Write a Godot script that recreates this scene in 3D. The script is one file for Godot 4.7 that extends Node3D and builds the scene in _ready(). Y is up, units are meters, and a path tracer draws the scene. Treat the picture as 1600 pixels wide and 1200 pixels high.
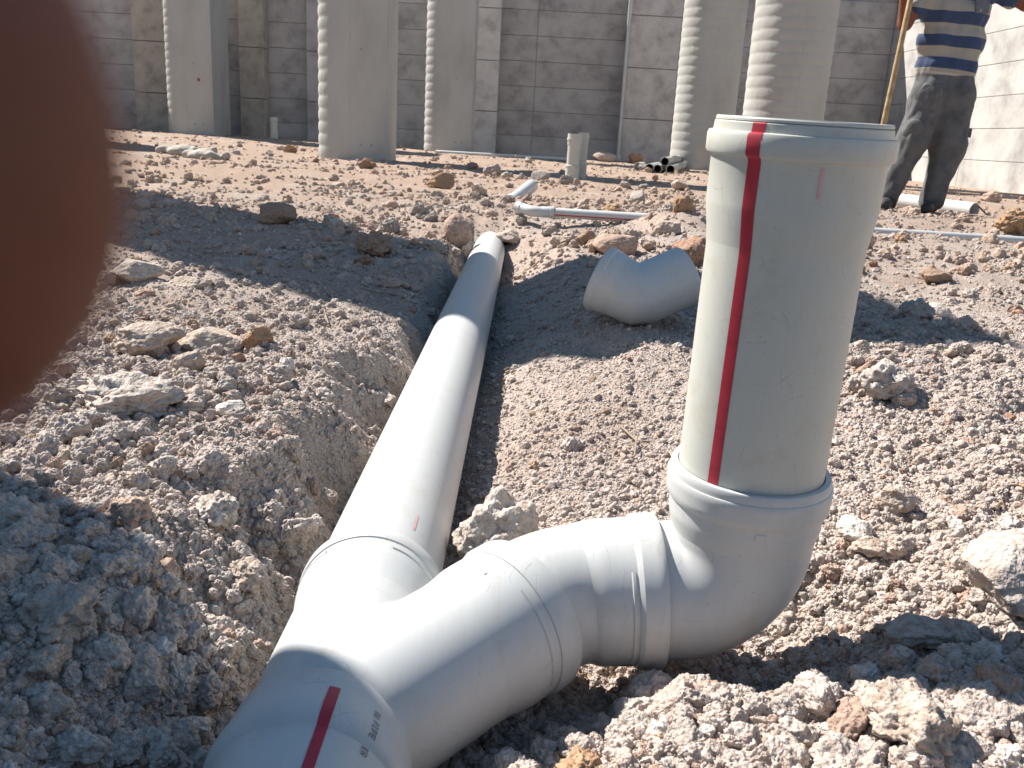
extends Node3D
# A sewer pipe run laid in a trench of pale limestone rubble, columns and a board-marked retaining wall behind.

const CAMERA_HEIGHT := 0.41
const LEVEL := -0.157                                   # height of the main pipe's axis
const JUNCTION := Vector3(-0.161, -0.157, -0.724)       # where the wye's branch leaves the main
const BEND := Vector3(0.067, -0.108, -0.944)            # corner of the 45 degree elbow
const FOOT := Vector3(0.273, -0.092, -0.949)            # corner of the upright elbow
const UPRIGHT := Vector3(0.007, 0.99921, 0.039)
const PIPE := 0.08

var M := {}
var rng := RandomNumberGenerator.new()
var xs := PackedFloat32Array()
var zs := PackedFloat32Array()
var heights := PackedFloat32Array()
var noise_broad := FastNoiseLite.new()
var noise_clod := FastNoiseLite.new()
var noise_lump := FastNoiseLite.new()
var noise_grain := FastNoiseLite.new()
var noise_tint := FastNoiseLite.new()
var noise_cloth := FastNoiseLite.new()
var used_names := {}


# ------------------------------------------------------------------ bookkeeping
func numbered(called: String) -> String:
	var n: int = used_names.get(called, 0)
	used_names[called] = n + 1
	return called if n == 0 else "%s_%03d" % [called, n]

func tag(o: Node3D, label := "", category := "", group := "", kind := "") -> Node3D:
	if label: o.set_meta("label", label)
	if category: o.set_meta("category", category)
	if group: o.set_meta("group", group)
	if kind: o.set_meta("kind", kind)
	return o

func thing(called: String, at: Vector3, label: String, category: String, group := "") -> Node3D:
	var o := Node3D.new()
	o.name = numbered(called)
	add_child(o)
	o.position = at
	tag(o, label, category, group)
	return o

func show_mesh(called: String, mesh: Mesh, material: Material, parent: Node3D = null) -> MeshInstance3D:
	var o := MeshInstance3D.new()
	o.mesh = mesh
	o.material_override = material
	if parent == null:
		o.name = numbered(called)
		add_child(o)
	else:
		o.name = called
		parent.add_child(o, true)
	return o

func lin(r: float, g: float, b: float) -> Color:
	return Color(r, g, b).linear_to_srgb()


# ------------------------------------------------------------------ mesh helpers
func commit(v: PackedVector3Array, n: PackedVector3Array, uv: PackedVector2Array, idx: PackedInt32Array, col := PackedColorArray()) -> ArrayMesh:
	# turns every triangle so that its front (clockwise) side is the side its normals point to
	for t in range(0, idx.size(), 3):
		var a := idx[t]
		var b := idx[t + 1]
		var c := idx[t + 2]
		if (v[b] - v[a]).cross(v[c] - v[a]).dot(n[a] + n[b] + n[c]) > 0.0:
			idx[t + 1] = c
			idx[t + 2] = b
	var arrays := []
	arrays.resize(Mesh.ARRAY_MAX)
	arrays[Mesh.ARRAY_VERTEX] = v
	arrays[Mesh.ARRAY_NORMAL] = n
	if uv.size() == v.size(): arrays[Mesh.ARRAY_TEX_UV] = uv
	if col.size() == v.size(): arrays[Mesh.ARRAY_COLOR] = col
	arrays[Mesh.ARRAY_INDEX] = idx
	var m := ArrayMesh.new()
	m.add_surface_from_arrays(Mesh.PRIMITIVE_TRIANGLES, arrays)
	return m

func arc_path(a: Vector3, corner: Vector3, b: Vector3, radius: float) -> PackedVector3Array:
	# a polyline from a to b whose corner is rounded
	var u := (a - corner).normalized()
	var w := (b - corner).normalized()
	var half := acos(clampf(u.dot(w), -1.0, 1.0)) / 2.0
	var t := radius / tan(half)
	var centre := corner + (u + w).normalized() * (radius / sin(half))
	var p0 := corner + u * t
	var p1 := corner + w * t
	var out := PackedVector3Array([a])
	for i in 25:
		var k := i / 24.0
		out.append(centre + (p0 - centre).slerp(p1 - centre, k))
	out.append(b)
	return out

func sweep(pts: PackedVector3Array, prof: Array, around := Vector3.UP, a0 := 0.0, a1 := TAU, seg := 72) -> ArrayMesh:
	# prof: rows [distance along the path, radius]; a surface of circles round the path, with crisp steps
	var cum := PackedFloat32Array([0.0])
	var dirs := PackedVector3Array()
	for i in range(1, pts.size()):
		cum.append(cum[i - 1] + pts[i].distance_to(pts[i - 1]))
		dirs.append((pts[i] - pts[i - 1]).normalized())
	var frames := []
	var n0 := (around - dirs[0] * around.dot(dirs[0])).normalized()
	var tangents := PackedVector3Array()
	for i in pts.size():
		tangents.append((dirs[mini(i, dirs.size() - 1)] + dirs[maxi(i - 1, 0)]).normalized())
	for i in pts.size():
		n0 = (n0 - tangents[i] * n0.dot(tangents[i])).normalized()
		frames.append(n0)
	var rows := []
	for i in prof.size():
		if i > 0 and pts.size() > 2:
			var steps := int(ceil(absf(prof[i][0] - prof[i - 1][0]) / 0.006))
			for k in range(1, steps):
				var f := k / float(steps)
				rows.append([lerpf(prof[i - 1][0], prof[i][0], f), lerpf(prof[i - 1][1], prof[i][1], f)])
		rows.append([float(prof[i][0]), float(prof[i][1])])
	var v := PackedVector3Array()
	var n := PackedVector3Array()
	var uv := PackedVector2Array()
	var idx := PackedInt32Array()
	var slopes := []
	for i in rows.size() - 1:
		slopes.append(Vector2(rows[i + 1][0] - rows[i][0], rows[i + 1][1] - rows[i][1]).normalized())
	for i in rows.size() - 1:
		var first := v.size()
		for e in 2:
			var r: Array = rows[i + e]
			var sl: Vector2 = slopes[i]
			var j := i + (1 if e == 1 else -1)
			if j >= 0 and j < slopes.size() and (slopes[j] as Vector2).dot(sl) > 0.88:
				sl = (sl + slopes[j]).normalized()
			var s: float = r[0]
			var k := clampi(cum.bsearch(s) - 1, 0, pts.size() - 2)
			var f: float = (s - cum[k]) / (cum[k + 1] - cum[k])
			var p: Vector3 = pts[k] + (pts[k + 1] - pts[k]) * f
			var fc := clampf(f, 0.0, 1.0)
			var t := tangents[k].lerp(tangents[k + 1], fc).normalized() if pts.size() > 2 else dirs[0]
			var nn: Vector3 = (frames[k] as Vector3).lerp(frames[k + 1], fc)
			nn = (nn - t * nn.dot(t)).normalized()
			var bb := t.cross(nn)
			for q in seg + 1:
				var ang := lerpf(a0, a1, q / float(seg))
				var rad := nn * cos(ang) + bb * sin(ang)
				v.append(p + rad * float(r[1]))
				n.append((rad * sl.x - t * sl.y).normalized())
				uv.append(Vector2(q / float(seg), s))
		for q in seg:
			var a := first + q
			idx.append_array([a, a + 1, a + seg + 2, a, a + seg + 2, a + seg + 1])
	return commit(v, n, uv, idx)

func straight(a: Vector3, b: Vector3) -> PackedVector3Array:
	return PackedVector3Array([a, b])

func prism(outline: PackedVector2Array, y0: float, y1: float, bevel := 0.0) -> ArrayMesh:
	# an upright prism over a closed outline in x and z, flat shaded
	var st := SurfaceTool.new()
	st.begin(Mesh.PRIMITIVE_TRIANGLES)
	st.set_smooth_group(-1)
	var k := outline.size()
	var centre := Vector2.ZERO
	for p in outline: centre += p / k
	var inner := PackedVector2Array()
	for p in outline: inner.append(p + (centre - p).normalized() * bevel * 1.4)
	var rings := [[outline, y0], [outline, y1 - bevel], [inner, y1]]
	for r in 2:
		for i in k:
			var j := (i + 1) % k
			var A: PackedVector2Array = rings[r][0]
			var Bq: PackedVector2Array = rings[r + 1][0]
			quad(st, v3(A[i], rings[r][1]), v3(A[j], rings[r][1]), v3(Bq[j], rings[r + 1][1]), v3(Bq[i], rings[r + 1][1]), v3(centre, (y0 + y1) / 2))
	for i in range(1, k - 1):
		tri(st, v3(inner[0], y1), v3(inner[i], y1), v3(inner[i + 1], y1), v3(centre, y0))
	st.generate_normals()
	return st.commit()

func v3(p: Vector2, y: float) -> Vector3:
	return Vector3(p.x, y, p.y)

func tri(st: SurfaceTool, a: Vector3, b: Vector3, c: Vector3, inside: Vector3) -> void:
	if (b - a).cross(c - a).dot((a + b + c) / 3.0 - inside) > 0.0:
		st.add_vertex(a); st.add_vertex(c); st.add_vertex(b)
	else:
		st.add_vertex(a); st.add_vertex(b); st.add_vertex(c)

func quad(st: SurfaceTool, a: Vector3, b: Vector3, c: Vector3, d: Vector3, inside: Vector3) -> void:
	tri(st, a, b, c, inside)
	tri(st, a, c, d, inside)

func block(size: Vector3, bevel: float) -> ArrayMesh:
	# a box with chamfered edges, centred
	var st := SurfaceTool.new()
	st.begin(Mesh.PRIMITIVE_TRIANGLES)
	st.set_smooth_group(-1)
	var h := size / 2.0
	for ax in 3:
		for s: float in [-1.0, 1.0]:
			var u := (ax + 1) % 3
			var w := (ax + 2) % 3
			var c := []
			for q: Array in [[-1, -1], [1, -1], [1, 1], [-1, 1]]:
				var p := Vector3.ZERO
				p[ax] = h[ax] * s
				p[u] = (h[u] - bevel) * q[0]
				p[w] = (h[w] - bevel) * q[1]
				c.append(p)
			quad(st, c[0], c[1], c[2], c[3], Vector3.ZERO)
			for t: float in [-1.0, 1.0]:                      # chamfer to the neighbouring axis
				var e := []
				for z: float in [-1.0, 1.0]:
					var p1 := Vector3.ZERO
					p1[ax] = h[ax] * s; p1[u] = (h[u] - bevel) * t; p1[w] = (h[w] - bevel) * z
					var p2 := Vector3.ZERO
					p2[ax] = (h[ax] - bevel) * s; p2[u] = h[u] * t; p2[w] = (h[w] - bevel) * z
					e.append(p1); e.append(p2)
				quad(st, e[0], e[1], e[3], e[2], Vector3.ZERO)
	for sx: float in [-1.0, 1.0]:
		for sy: float in [-1.0, 1.0]:
			for sz: float in [-1.0, 1.0]:
				tri(st, Vector3(h.x * sx, (h.y - bevel) * sy, (h.z - bevel) * sz), Vector3((h.x - bevel) * sx, h.y * sy, (h.z - bevel) * sz), Vector3((h.x - bevel) * sx, (h.y - bevel) * sy, h.z * sz), Vector3.ZERO)
	st.generate_normals()
	return st.commit()


# ------------------------------------------------------------------ surfaces grown from tapered capsules
func field(p: Vector3, prims: Array, k: float) -> float:
	var d := 1.0e3
	for q: Array in prims:
		var a: Vector3 = q[0]
		var ab: Vector3 = q[4]
		var t := clampf((p - a).dot(ab) * q[5], 0.0, 1.0)
		var e := p.distance_to(a + ab * t) - lerpf(q[2], q[3], t)
		var h := maxf(k - absf(d - e), 0.0) / k
		d = minf(d, e) - h * h * k * 0.25
	return d

func bones(list: Array) -> Array:
	var out := []
	for q: Array in list:
		var ab: Vector3 = q[1] - q[0]
		out.append([q[0], q[1], float(q[2]), float(q[3]), ab, 1.0 / maxf(ab.length_squared(), 1e-9)])
	return out

func nets(list: Array, k: float, cell: float, ruffle = null, exact := false, uv_of = null) -> ArrayMesh:
	var prims := bones(list)
	var lo := Vector3.INF
	var hi := -Vector3.INF
	for q: Array in prims:
		for e in 2:
			lo = lo.min(q[e] - Vector3.ONE * (q[2 + e] + cell * 3.0))
			hi = hi.max(q[e] + Vector3.ONE * (q[2 + e] + cell * 3.0))
	var B := 6
	var nx := int(ceil((hi.x - lo.x) / cell / B)) * B + 1
	var ny := int(ceil((hi.y - lo.y) / cell / B)) * B + 1
	var nz := int(ceil((hi.z - lo.z) / cell / B)) * B + 1
	var grid := PackedFloat32Array()
	grid.resize(nx * ny * nz)
	grid.fill(9.0)
	var radius := cell * B * 0.87
	var blocks := []
	for bz in range(0, nz - 1, B):
		for by in range(0, ny - 1, B):
			for bx in range(0, nx - 1, B):
				var c := lo + Vector3(bx + B / 2.0, by + B / 2.0, bz + B / 2.0) * cell
				var near := []
				var least := 1e3
				for q: Array in prims:
					var t: float = clampf((c - (q[0] as Vector3)).dot(q[4]) * q[5], 0.0, 1.0)
					var e: float = c.distance_to(q[0] + q[4] * t) - lerpf(q[2], q[3], t)
					least = minf(least, e)
					if e < radius * 2.0 + k: near.append(q)
				if absf(least) > radius + k * 0.6 + cell: 
					if least < 0.0:
						for z in range(bz, bz + B + 1):
							for y in range(by, by + B + 1):
								for x in range(bx, bx + B + 1):
									var gi := (z * ny + y) * nx + x
									if grid[gi] == 9.0: grid[gi] = -0.5
					continue
				blocks.append(Vector3i(bx, by, bz))
				for z in range(bz, bz + B + 1):
					for y in range(by, by + B + 1):
						for x in range(bx, bx + B + 1):
							var gi := (z * ny + y) * nx + x
							if grid[gi] == 9.0 or grid[gi] == -0.5:
								grid[gi] = field(lo + Vector3(x, y, z) * cell, near, k)
	var where := {}
	var v := PackedVector3Array()
	var corner := [Vector3i(0, 0, 0), Vector3i(1, 0, 0), Vector3i(0, 1, 0), Vector3i(1, 1, 0), Vector3i(0, 0, 1), Vector3i(1, 0, 1), Vector3i(0, 1, 1), Vector3i(1, 1, 1)]
	var edges := [[0, 1], [2, 3], [4, 5], [6, 7], [0, 2], [1, 3], [4, 6], [5, 7], [0, 4], [1, 5], [2, 6], [3, 7]]
	var step := [1, nx, nx * ny]
	var val := PackedFloat32Array()
	val.resize(8)
	for b: Vector3i in blocks:
		for z in range(b.z, mini(b.z + B, nz - 1)):
			for y in range(b.y, mini(b.y + B, ny - 1)):
				for x in range(b.x, mini(b.x + B, nx - 1)):
					var gi := (z * ny + y) * nx + x
					var mask := 0
					for i in 8:
						val[i] = grid[gi + (i & 1) + ((i >> 1) & 1) * nx + ((i >> 2) & 1) * nx * ny]
						if val[i] < 0.0: mask |= 1 << i
					if mask == 0 or mask == 255: continue
					var sum := Vector3.ZERO
					var count := 0
					for e: Array in edges:
						var f0 := val[e[0]]
						var f1 := val[e[1]]
						if (f0 < 0.0) == (f1 < 0.0): continue
						sum += Vector3(corner[e[0]]).lerp(Vector3(corner[e[1]]), f0 / (f0 - f1))
						count += 1
					where[gi] = v.size()
					v.append(lo + (Vector3(x, y, z) + sum / count) * cell)
	var idx := PackedInt32Array()
	for gi: int in where:
		for ax in 3:
			var e: int = step[ax]
			if (grid[gi] < 0.0) == (grid[gi + e] < 0.0): continue
			var s1: int = step[(ax + 1) % 3]
			var s2: int = step[(ax + 2) % 3]
			if not (where.has(gi - s1) and where.has(gi - s2) and where.has(gi - s1 - s2)): continue
			var q := [where[gi], where[gi - s1], where[gi - s1 - s2], where[gi - s2]]
			if grid[gi] < 0.0: q.reverse()
			idx.append_array([q[0], q[1], q[2], q[0], q[2], q[3]])
	var n := PackedVector3Array()
	n.resize(v.size())
	if exact:
		for pass_ in 2:
			for i in v.size():
				var p := v[i]
				var f := field(p, prims, k)
				var g := Vector3(field(p + Vector3(1e-4, 0, 0), prims, k) - f, field(p + Vector3(0, 1e-4, 0), prims, k) - f, field(p + Vector3(0, 0, 1e-4), prims, k) - f).normalized()
				n[i] = g
				if pass_ == 0: v[i] = p - g * f
	else:
		for pass_ in 2:
			n.fill(Vector3.ZERO)
			for t in range(0, idx.size(), 3):
				var fn := (v[idx[t + 2]] - v[idx[t]]).cross(v[idx[t + 1]] - v[idx[t]])
				n[idx[t]] += fn
				n[idx[t + 1]] += fn
				n[idx[t + 2]] += fn
			for i in n.size(): n[i] = n[i].normalized()
			# the sign of the field decides which way is out
			if v.size() and field(v[0] + n[0] * cell * 0.5, prims, k) < field(v[0] - n[0] * cell * 0.5, prims, k):
				for i in n.size(): n[i] = -n[i]
			if pass_ == 0 and ruffle != null:
				for i in v.size(): v[i] += n[i] * float(ruffle.call(v[i]))
			elif pass_ == 0:
				break
	var uv := PackedVector2Array()
	if uv_of != null:
		for p in v: uv.append(uv_of.call(p))
	return commit(v, n, uv, idx)


# ------------------------------------------------------------------ stones
func icosphere(level: int) -> Array:
	var t := (1.0 + sqrt(5.0)) / 2.0
	var v := []
	for p: Array in [[-1, t, 0], [1, t, 0], [-1, -t, 0], [1, -t, 0], [0, -1, t], [0, 1, t], [0, -1, -t], [0, 1, -t], [t, 0, -1], [t, 0, 1], [-t, 0, -1], [-t, 0, 1]]:
		v.append(Vector3(p[0], p[1], p[2]).normalized())
	var f := [0, 11, 5, 0, 5, 1, 0, 1, 7, 0, 7, 10, 0, 10, 11, 1, 5, 9, 5, 11, 4, 11, 10, 2, 10, 7, 6, 7, 1, 8, 3, 9, 4, 3, 4, 2, 3, 2, 6, 3, 6, 8, 3, 8, 9, 4, 9, 5, 2, 4, 11, 6, 2, 10, 8, 6, 7, 9, 8, 1]
	for l in level:
		var mid := {}
		var g := []
		for i in range(0, f.size(), 3):
			var m := []
			for e in 3:
				var a: int = f[i + e]
				var b: int = f[i + (e + 1) % 3]
				var key := mini(a, b) * 100000 + maxi(a, b)
				if not mid.has(key):
					mid[key] = v.size()
					v.append(((v[a] as Vector3) + v[b]).normalized())
				m.append(mid[key])
			g.append_array([f[i], m[0], m[2], f[i + 1], m[1], m[0], f[i + 2], m[2], m[1], m[0], m[1], m[2]])
		f = g
	return [v, f]

func stone_mesh(number: int, level: int, cuts: int, crumble: float, squash := 0.8) -> ArrayMesh:
	var r := RandomNumberGenerator.new()
	r.seed = 977 + number * 31
	var ball := icosphere(level)
	var planes := []
	for c in cuts:
		planes.append([Vector3(r.randfn(), r.randfn(), r.randfn()).normalized(), r.randf_range(0.62, 0.98)])
	var a := FastNoiseLite.new()
	a.seed = number * 7 + 3
	a.noise_type = FastNoiseLite.TYPE_SIMPLEX
	a.fractal_octaves = 4
	a.frequency = 1.1
	var b := FastNoiseLite.new()
	b.seed = number * 13 + 5
	b.noise_type = FastNoiseLite.TYPE_CELLULAR
	b.cellular_return_type = FastNoiseLite.RETURN_DISTANCE
	b.frequency = 2.6
	var v := PackedVector3Array()
	for d: Vector3 in ball[0]:
		var rad := 1.0
		for p: Array in planes:
			var c := d.dot(p[0])
			if c > 0.05: rad = minf(rad, p[1] / c)
		rad *= 1.0 + crumble * (0.8 * a.get_noise_3dv(d) - 0.5 * (b.get_noise_3dv(d) + 0.6) - 0.28 * (b.get_noise_3dv(d * 2.7) + 0.6) + 0.25 * a.get_noise_3dv(d * 4.0))
		v.append(d * rad * Vector3(1.0, squash, 0.86))
	var n := PackedVector3Array()
	n.resize(v.size())
	var idx := PackedInt32Array(ball[1])
	for t in range(0, idx.size(), 3):
		var fn := (v[idx[t + 1]] - v[idx[t]]).cross(v[idx[t + 2]] - v[idx[t]])
		for e in 3: n[idx[t + e]] += fn
	for i in n.size():
		n[i] = n[i].normalized()
		if n[i].dot(v[i]) < 0.0: n[i] = -n[i]
	return commit(v, n, PackedVector2Array(), idx)


# ------------------------------------------------------------------ materials
func noise_texture(seed_: int, freq: float, octaves: int, ramp: Array, size := 512, type := FastNoiseLite.TYPE_SIMPLEX_SMOOTH) -> NoiseTexture2D:
	var f := FastNoiseLite.new()
	f.seed = seed_
	f.noise_type = type
	f.frequency = freq
	f.fractal_octaves = octaves
	f.fractal_gain = 0.6
	var t := NoiseTexture2D.new()
	t.noise = f
	t.width = size
	t.height = size
	t.seamless = true
	if ramp:
		var g := Gradient.new()
		var offs := PackedFloat32Array()
		var cols := PackedColorArray()
		for r: Array in ramp:
			offs.append(r[0])
			cols.append(Color(r[1], r[2], r[3]))
		g.offsets = offs
		g.colors = cols
		t.color_ramp = g
	return t

func scuffed_plastic(seed_: int) -> ImageTexture:
	# faint handling marks of white plastic: smudges of dust, thin scratches, specks
	var r := RandomNumberGenerator.new()
	r.seed = seed_
	var f := FastNoiseLite.new()
	f.seed = seed_
	f.frequency = 0.006
	f.fractal_octaves = 5
	var g := FastNoiseLite.new()
	g.seed = seed_ + 1
	g.frequency = 0.03
	g.fractal_octaves = 4
	var size := 768
	var im := Image.create_empty(size, size, false, Image.FORMAT_RGB8)
	for y in size:
		for x in size:
			var dust := smoothstep(0.22, 0.62, f.get_noise_2d(x, y)) * (0.5 + 0.5 * g.get_noise_2d(x, y))
			var w := 0.985 + 0.02 * g.get_noise_2d(x * 2.0, y * 0.4)
			im.set_pixel(x, y, Color(w, w, w).lerp(Color(0.90, 0.855, 0.79), clampf(dust * 0.75, 0.0, 1.0)))
	for k in 130:                                            # scratches
		var p := Vector2(r.randf(), r.randf()) * size
		var d := Vector2.from_angle(r.randf() * TAU)
		var dark := r.randf_range(0.6, 0.93)
		var bend := r.randf_range(-0.03, 0.03)
		for s in r.randi_range(6, 46):
			d = d.rotated(bend)
			p += d
			var q := Vector2i(posmod(int(p.x), size), posmod(int(p.y), size))
			if r.randf() < 0.75: im.set_pixel(q.x, q.y, im.get_pixel(q.x, q.y) * Color(dark, dark * 0.985, dark * 0.96))
	for k in 90:                                             # specks
		var q := Vector2i(r.randi() % size, r.randi() % size)
		var dark := r.randf_range(0.45, 0.85)
		for i in r.randi_range(1, 5):
			q = Vector2i(posmod(q.x + r.randi_range(-1, 1), size), posmod(q.y + r.randi_range(-1, 1), size))
			im.set_pixel(q.x, q.y, im.get_pixel(q.x, q.y) * Color(dark, dark * 0.95, dark * 0.88))
	return ImageTexture.create_from_image(im)

func surface(color: Color, rough: float, texture: Texture2D = null, scale := 1.0, world := true) -> StandardMaterial3D:
	var m := StandardMaterial3D.new()
	m.albedo_color = color
	m.roughness = rough
	if texture:
		m.albedo_texture = texture
		m.uv1_triplanar = true
		m.uv1_world_triplanar = world
		m.uv1_scale = Vector3.ONE * scale
	return m

func make_materials() -> void:
	var scuff := scuffed_plastic(5)
	M.fitting = surface(lin(0.525, 0.535, 0.53), 0.42, scuff, 2.3)
	M.pipe_white = surface(lin(0.53, 0.538, 0.528), 0.44, scuff, 1.9)
	M.pipe_cream = surface(lin(0.525, 0.53, 0.485), 0.45, scuff, 2.6)
	M.pipe_grey = surface(lin(0.42, 0.43, 0.40), 0.5, scuff, 1.5)
	M.hollow = surface(lin(0.45, 0.45, 0.42), 0.6)
	for k in ["fitting", "pipe_white", "pipe_cream"]:
		(M[k] as StandardMaterial3D).metallic_specular = 0.45
	var tape := noise_texture(31, 0.02, 4, [[0.0, 0.8, 0.78, 0.78], [0.5, 0.95, 0.95, 0.95], [1.0, 1.0, 1.0, 1.0]], 256)
	M.red = surface(lin(0.46, 0.022, 0.045), 0.45, tape, 6.0)
	M.pink = surface(lin(0.70, 0.44, 0.42), 0.5, tape, 6.0)
	M.ink = surface(lin(0.06, 0.06, 0.075), 0.7)

	var soil := noise_texture(3, 0.045, 5, [[0.0, 0.66, 0.60, 0.55], [0.32, 0.86, 0.81, 0.77], [0.55, 0.96, 0.93, 0.90], [0.8, 1.0, 0.99, 0.975], [1.0, 1.0, 1.0, 1.0]], 1024)
	var soil_relief := noise_texture(9, 0.05, 5, [], 1024)
	var ground := surface(Color.WHITE, 0.95, soil, 2.7)
	ground.vertex_color_use_as_albedo = true
	ground.heightmap_enabled = true
	ground.heightmap_texture = soil_relief
	ground.heightmap_scale = 0.95
	ground.metallic_specular = 0.2
	M.ground = ground
	var rock_skin := noise_texture(17, 0.03, 5, [[0.0, 0.70, 0.62, 0.55], [0.35, 0.88, 0.83, 0.79], [0.6, 0.98, 0.96, 0.94], [1.0, 1.0, 1.0, 1.0]], 512)
	var rock_relief := noise_texture(19, 0.05, 5, [], 512)
	var rock := surface(Color.WHITE, 0.95, rock_skin, 7.0)
	rock.vertex_color_use_as_albedo = true
	rock.heightmap_enabled = true
	rock.heightmap_texture = rock_relief
	rock.heightmap_scale = 0.3
	rock.metallic_specular = 0.2
	M.rubble = rock
	for s: Array in [["pale", 0.52, 0.49, 0.47], ["beige", 0.49, 0.44, 0.40], ["red", 0.39, 0.27, 0.21], ["white", 0.70, 0.69, 0.67], ["orange", 0.42, 0.30, 0.205], ["grey", 0.42, 0.405, 0.39], ["brown", 0.38, 0.29, 0.23], ["pink", 0.47, 0.375, 0.325]]:
		var m := rock.duplicate() as StandardMaterial3D
		m.vertex_color_use_as_albedo = false
		m.albedo_color = lin(s[1], s[2], s[3])
		m.uv1_scale = Vector3.ONE * 3.6
		m.heightmap_scale = 0.5
		M["stone_" + s[0]] = m

	var blotch := noise_texture(41, 0.008, 6, [[0.0, 0.76, 0.75, 0.75], [0.35, 0.90, 0.895, 0.89], [0.6, 0.965, 0.96, 0.955], [1.0, 1.0, 1.0, 1.0]], 1024)
	var smooth_blotch := noise_texture(47, 0.006, 5, [[0.0, 0.88, 0.875, 0.87], [0.5, 0.96, 0.96, 0.955], [1.0, 1.0, 1.0, 1.0]], 512)
	var pores := noise_texture(43, 0.06, 4, [], 512)
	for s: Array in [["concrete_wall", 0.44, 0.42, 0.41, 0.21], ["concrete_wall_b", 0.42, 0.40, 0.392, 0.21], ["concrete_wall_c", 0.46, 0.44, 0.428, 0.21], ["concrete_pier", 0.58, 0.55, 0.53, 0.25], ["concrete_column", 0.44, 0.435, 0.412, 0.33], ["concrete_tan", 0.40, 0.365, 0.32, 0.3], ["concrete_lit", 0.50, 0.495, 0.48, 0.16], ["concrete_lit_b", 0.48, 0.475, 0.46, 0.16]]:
		var m := surface(lin(s[1], s[2], s[3]), 0.9, smooth_blotch if s[0] == "concrete_column" else blotch, s[4])
		m.uv1_scale = Vector3(s[4], s[4] * 0.45, s[4]) if s[0] == "concrete_column" else m.uv1_scale
		m.heightmap_enabled = true
		m.heightmap_texture = pores
		m.heightmap_scale = 0.4
		M[s[0]] = m
	M.joint = surface(lin(0.34, 0.32, 0.31), 0.95, blotch, 0.3)
	var wood := noise_texture(51, 0.02, 4, [[0.0, 0.72, 0.62, 0.5], [0.5, 0.92, 0.86, 0.76], [1.0, 1.0, 1.0, 1.0]], 256)
	M.wood = surface(lin(0.45, 0.36, 0.245), 0.7, wood, 3.0)
	M.twig = surface(lin(0.30, 0.23, 0.17), 0.9)
	M.bag = surface(lin(0.42, 0.385, 0.335), 0.85, blotch, 1.3)
	M.wire = surface(lin(0.03, 0.03, 0.03), 0.5)
	var pores_skin := noise_texture(61, 0.04, 4, [[0.0, 0.86, 0.8, 0.78], [1.0, 1.0, 1.0, 1.0]], 256)
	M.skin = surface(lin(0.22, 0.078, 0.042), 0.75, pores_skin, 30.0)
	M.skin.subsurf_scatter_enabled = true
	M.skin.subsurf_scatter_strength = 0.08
	M.hair = surface(lin(0.03, 0.025, 0.02), 0.7)
	var weave := noise_texture(71, 0.012, 5, [[0.0, 0.66, 0.66, 0.68], [0.5, 0.9, 0.9, 0.9], [1.0, 1.0, 1.0, 1.0]], 512)
	M.trousers = surface(lin(0.135, 0.138, 0.143), 0.92, weave, 1.4)
	M.pocket = surface(lin(0.17, 0.173, 0.175), 0.92, weave, 1.7)
	M.patch = surface(lin(0.15, 0.165, 0.205), 0.9, weave, 2.0)
	M.shoe = surface(lin(0.02, 0.02, 0.022), 0.7)
	var bands := Image.create_empty(4, 512, false, Image.FORMAT_RGB8)
	var cream := lin(0.31, 0.295, 0.26)
	var navy := lin(0.032, 0.055, 0.12)
	for y in 512:
		var up := y / 512.0 * 0.8                          # metres above the hem
		var c := cream
		if up > 0.035 and fposmod(up - 0.035, 0.135) < 0.068: c = navy
		if up < 0.012: c = lin(0.42, 0.40, 0.37)
		for x in 4: bands.set_pixel(x, y, c)
	var striped := StandardMaterial3D.new()
	striped.albedo_texture = ImageTexture.create_from_image(bands)
	striped.roughness = 0.9
	striped.rim_enabled = true
	striped.rim = 0.2
	M.striped = striped
	M.phone = surface(lin(0.02, 0.02, 0.022), 0.3)
	M.screen = surface(lin(0.01, 0.01, 0.012), 0.12)


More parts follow.
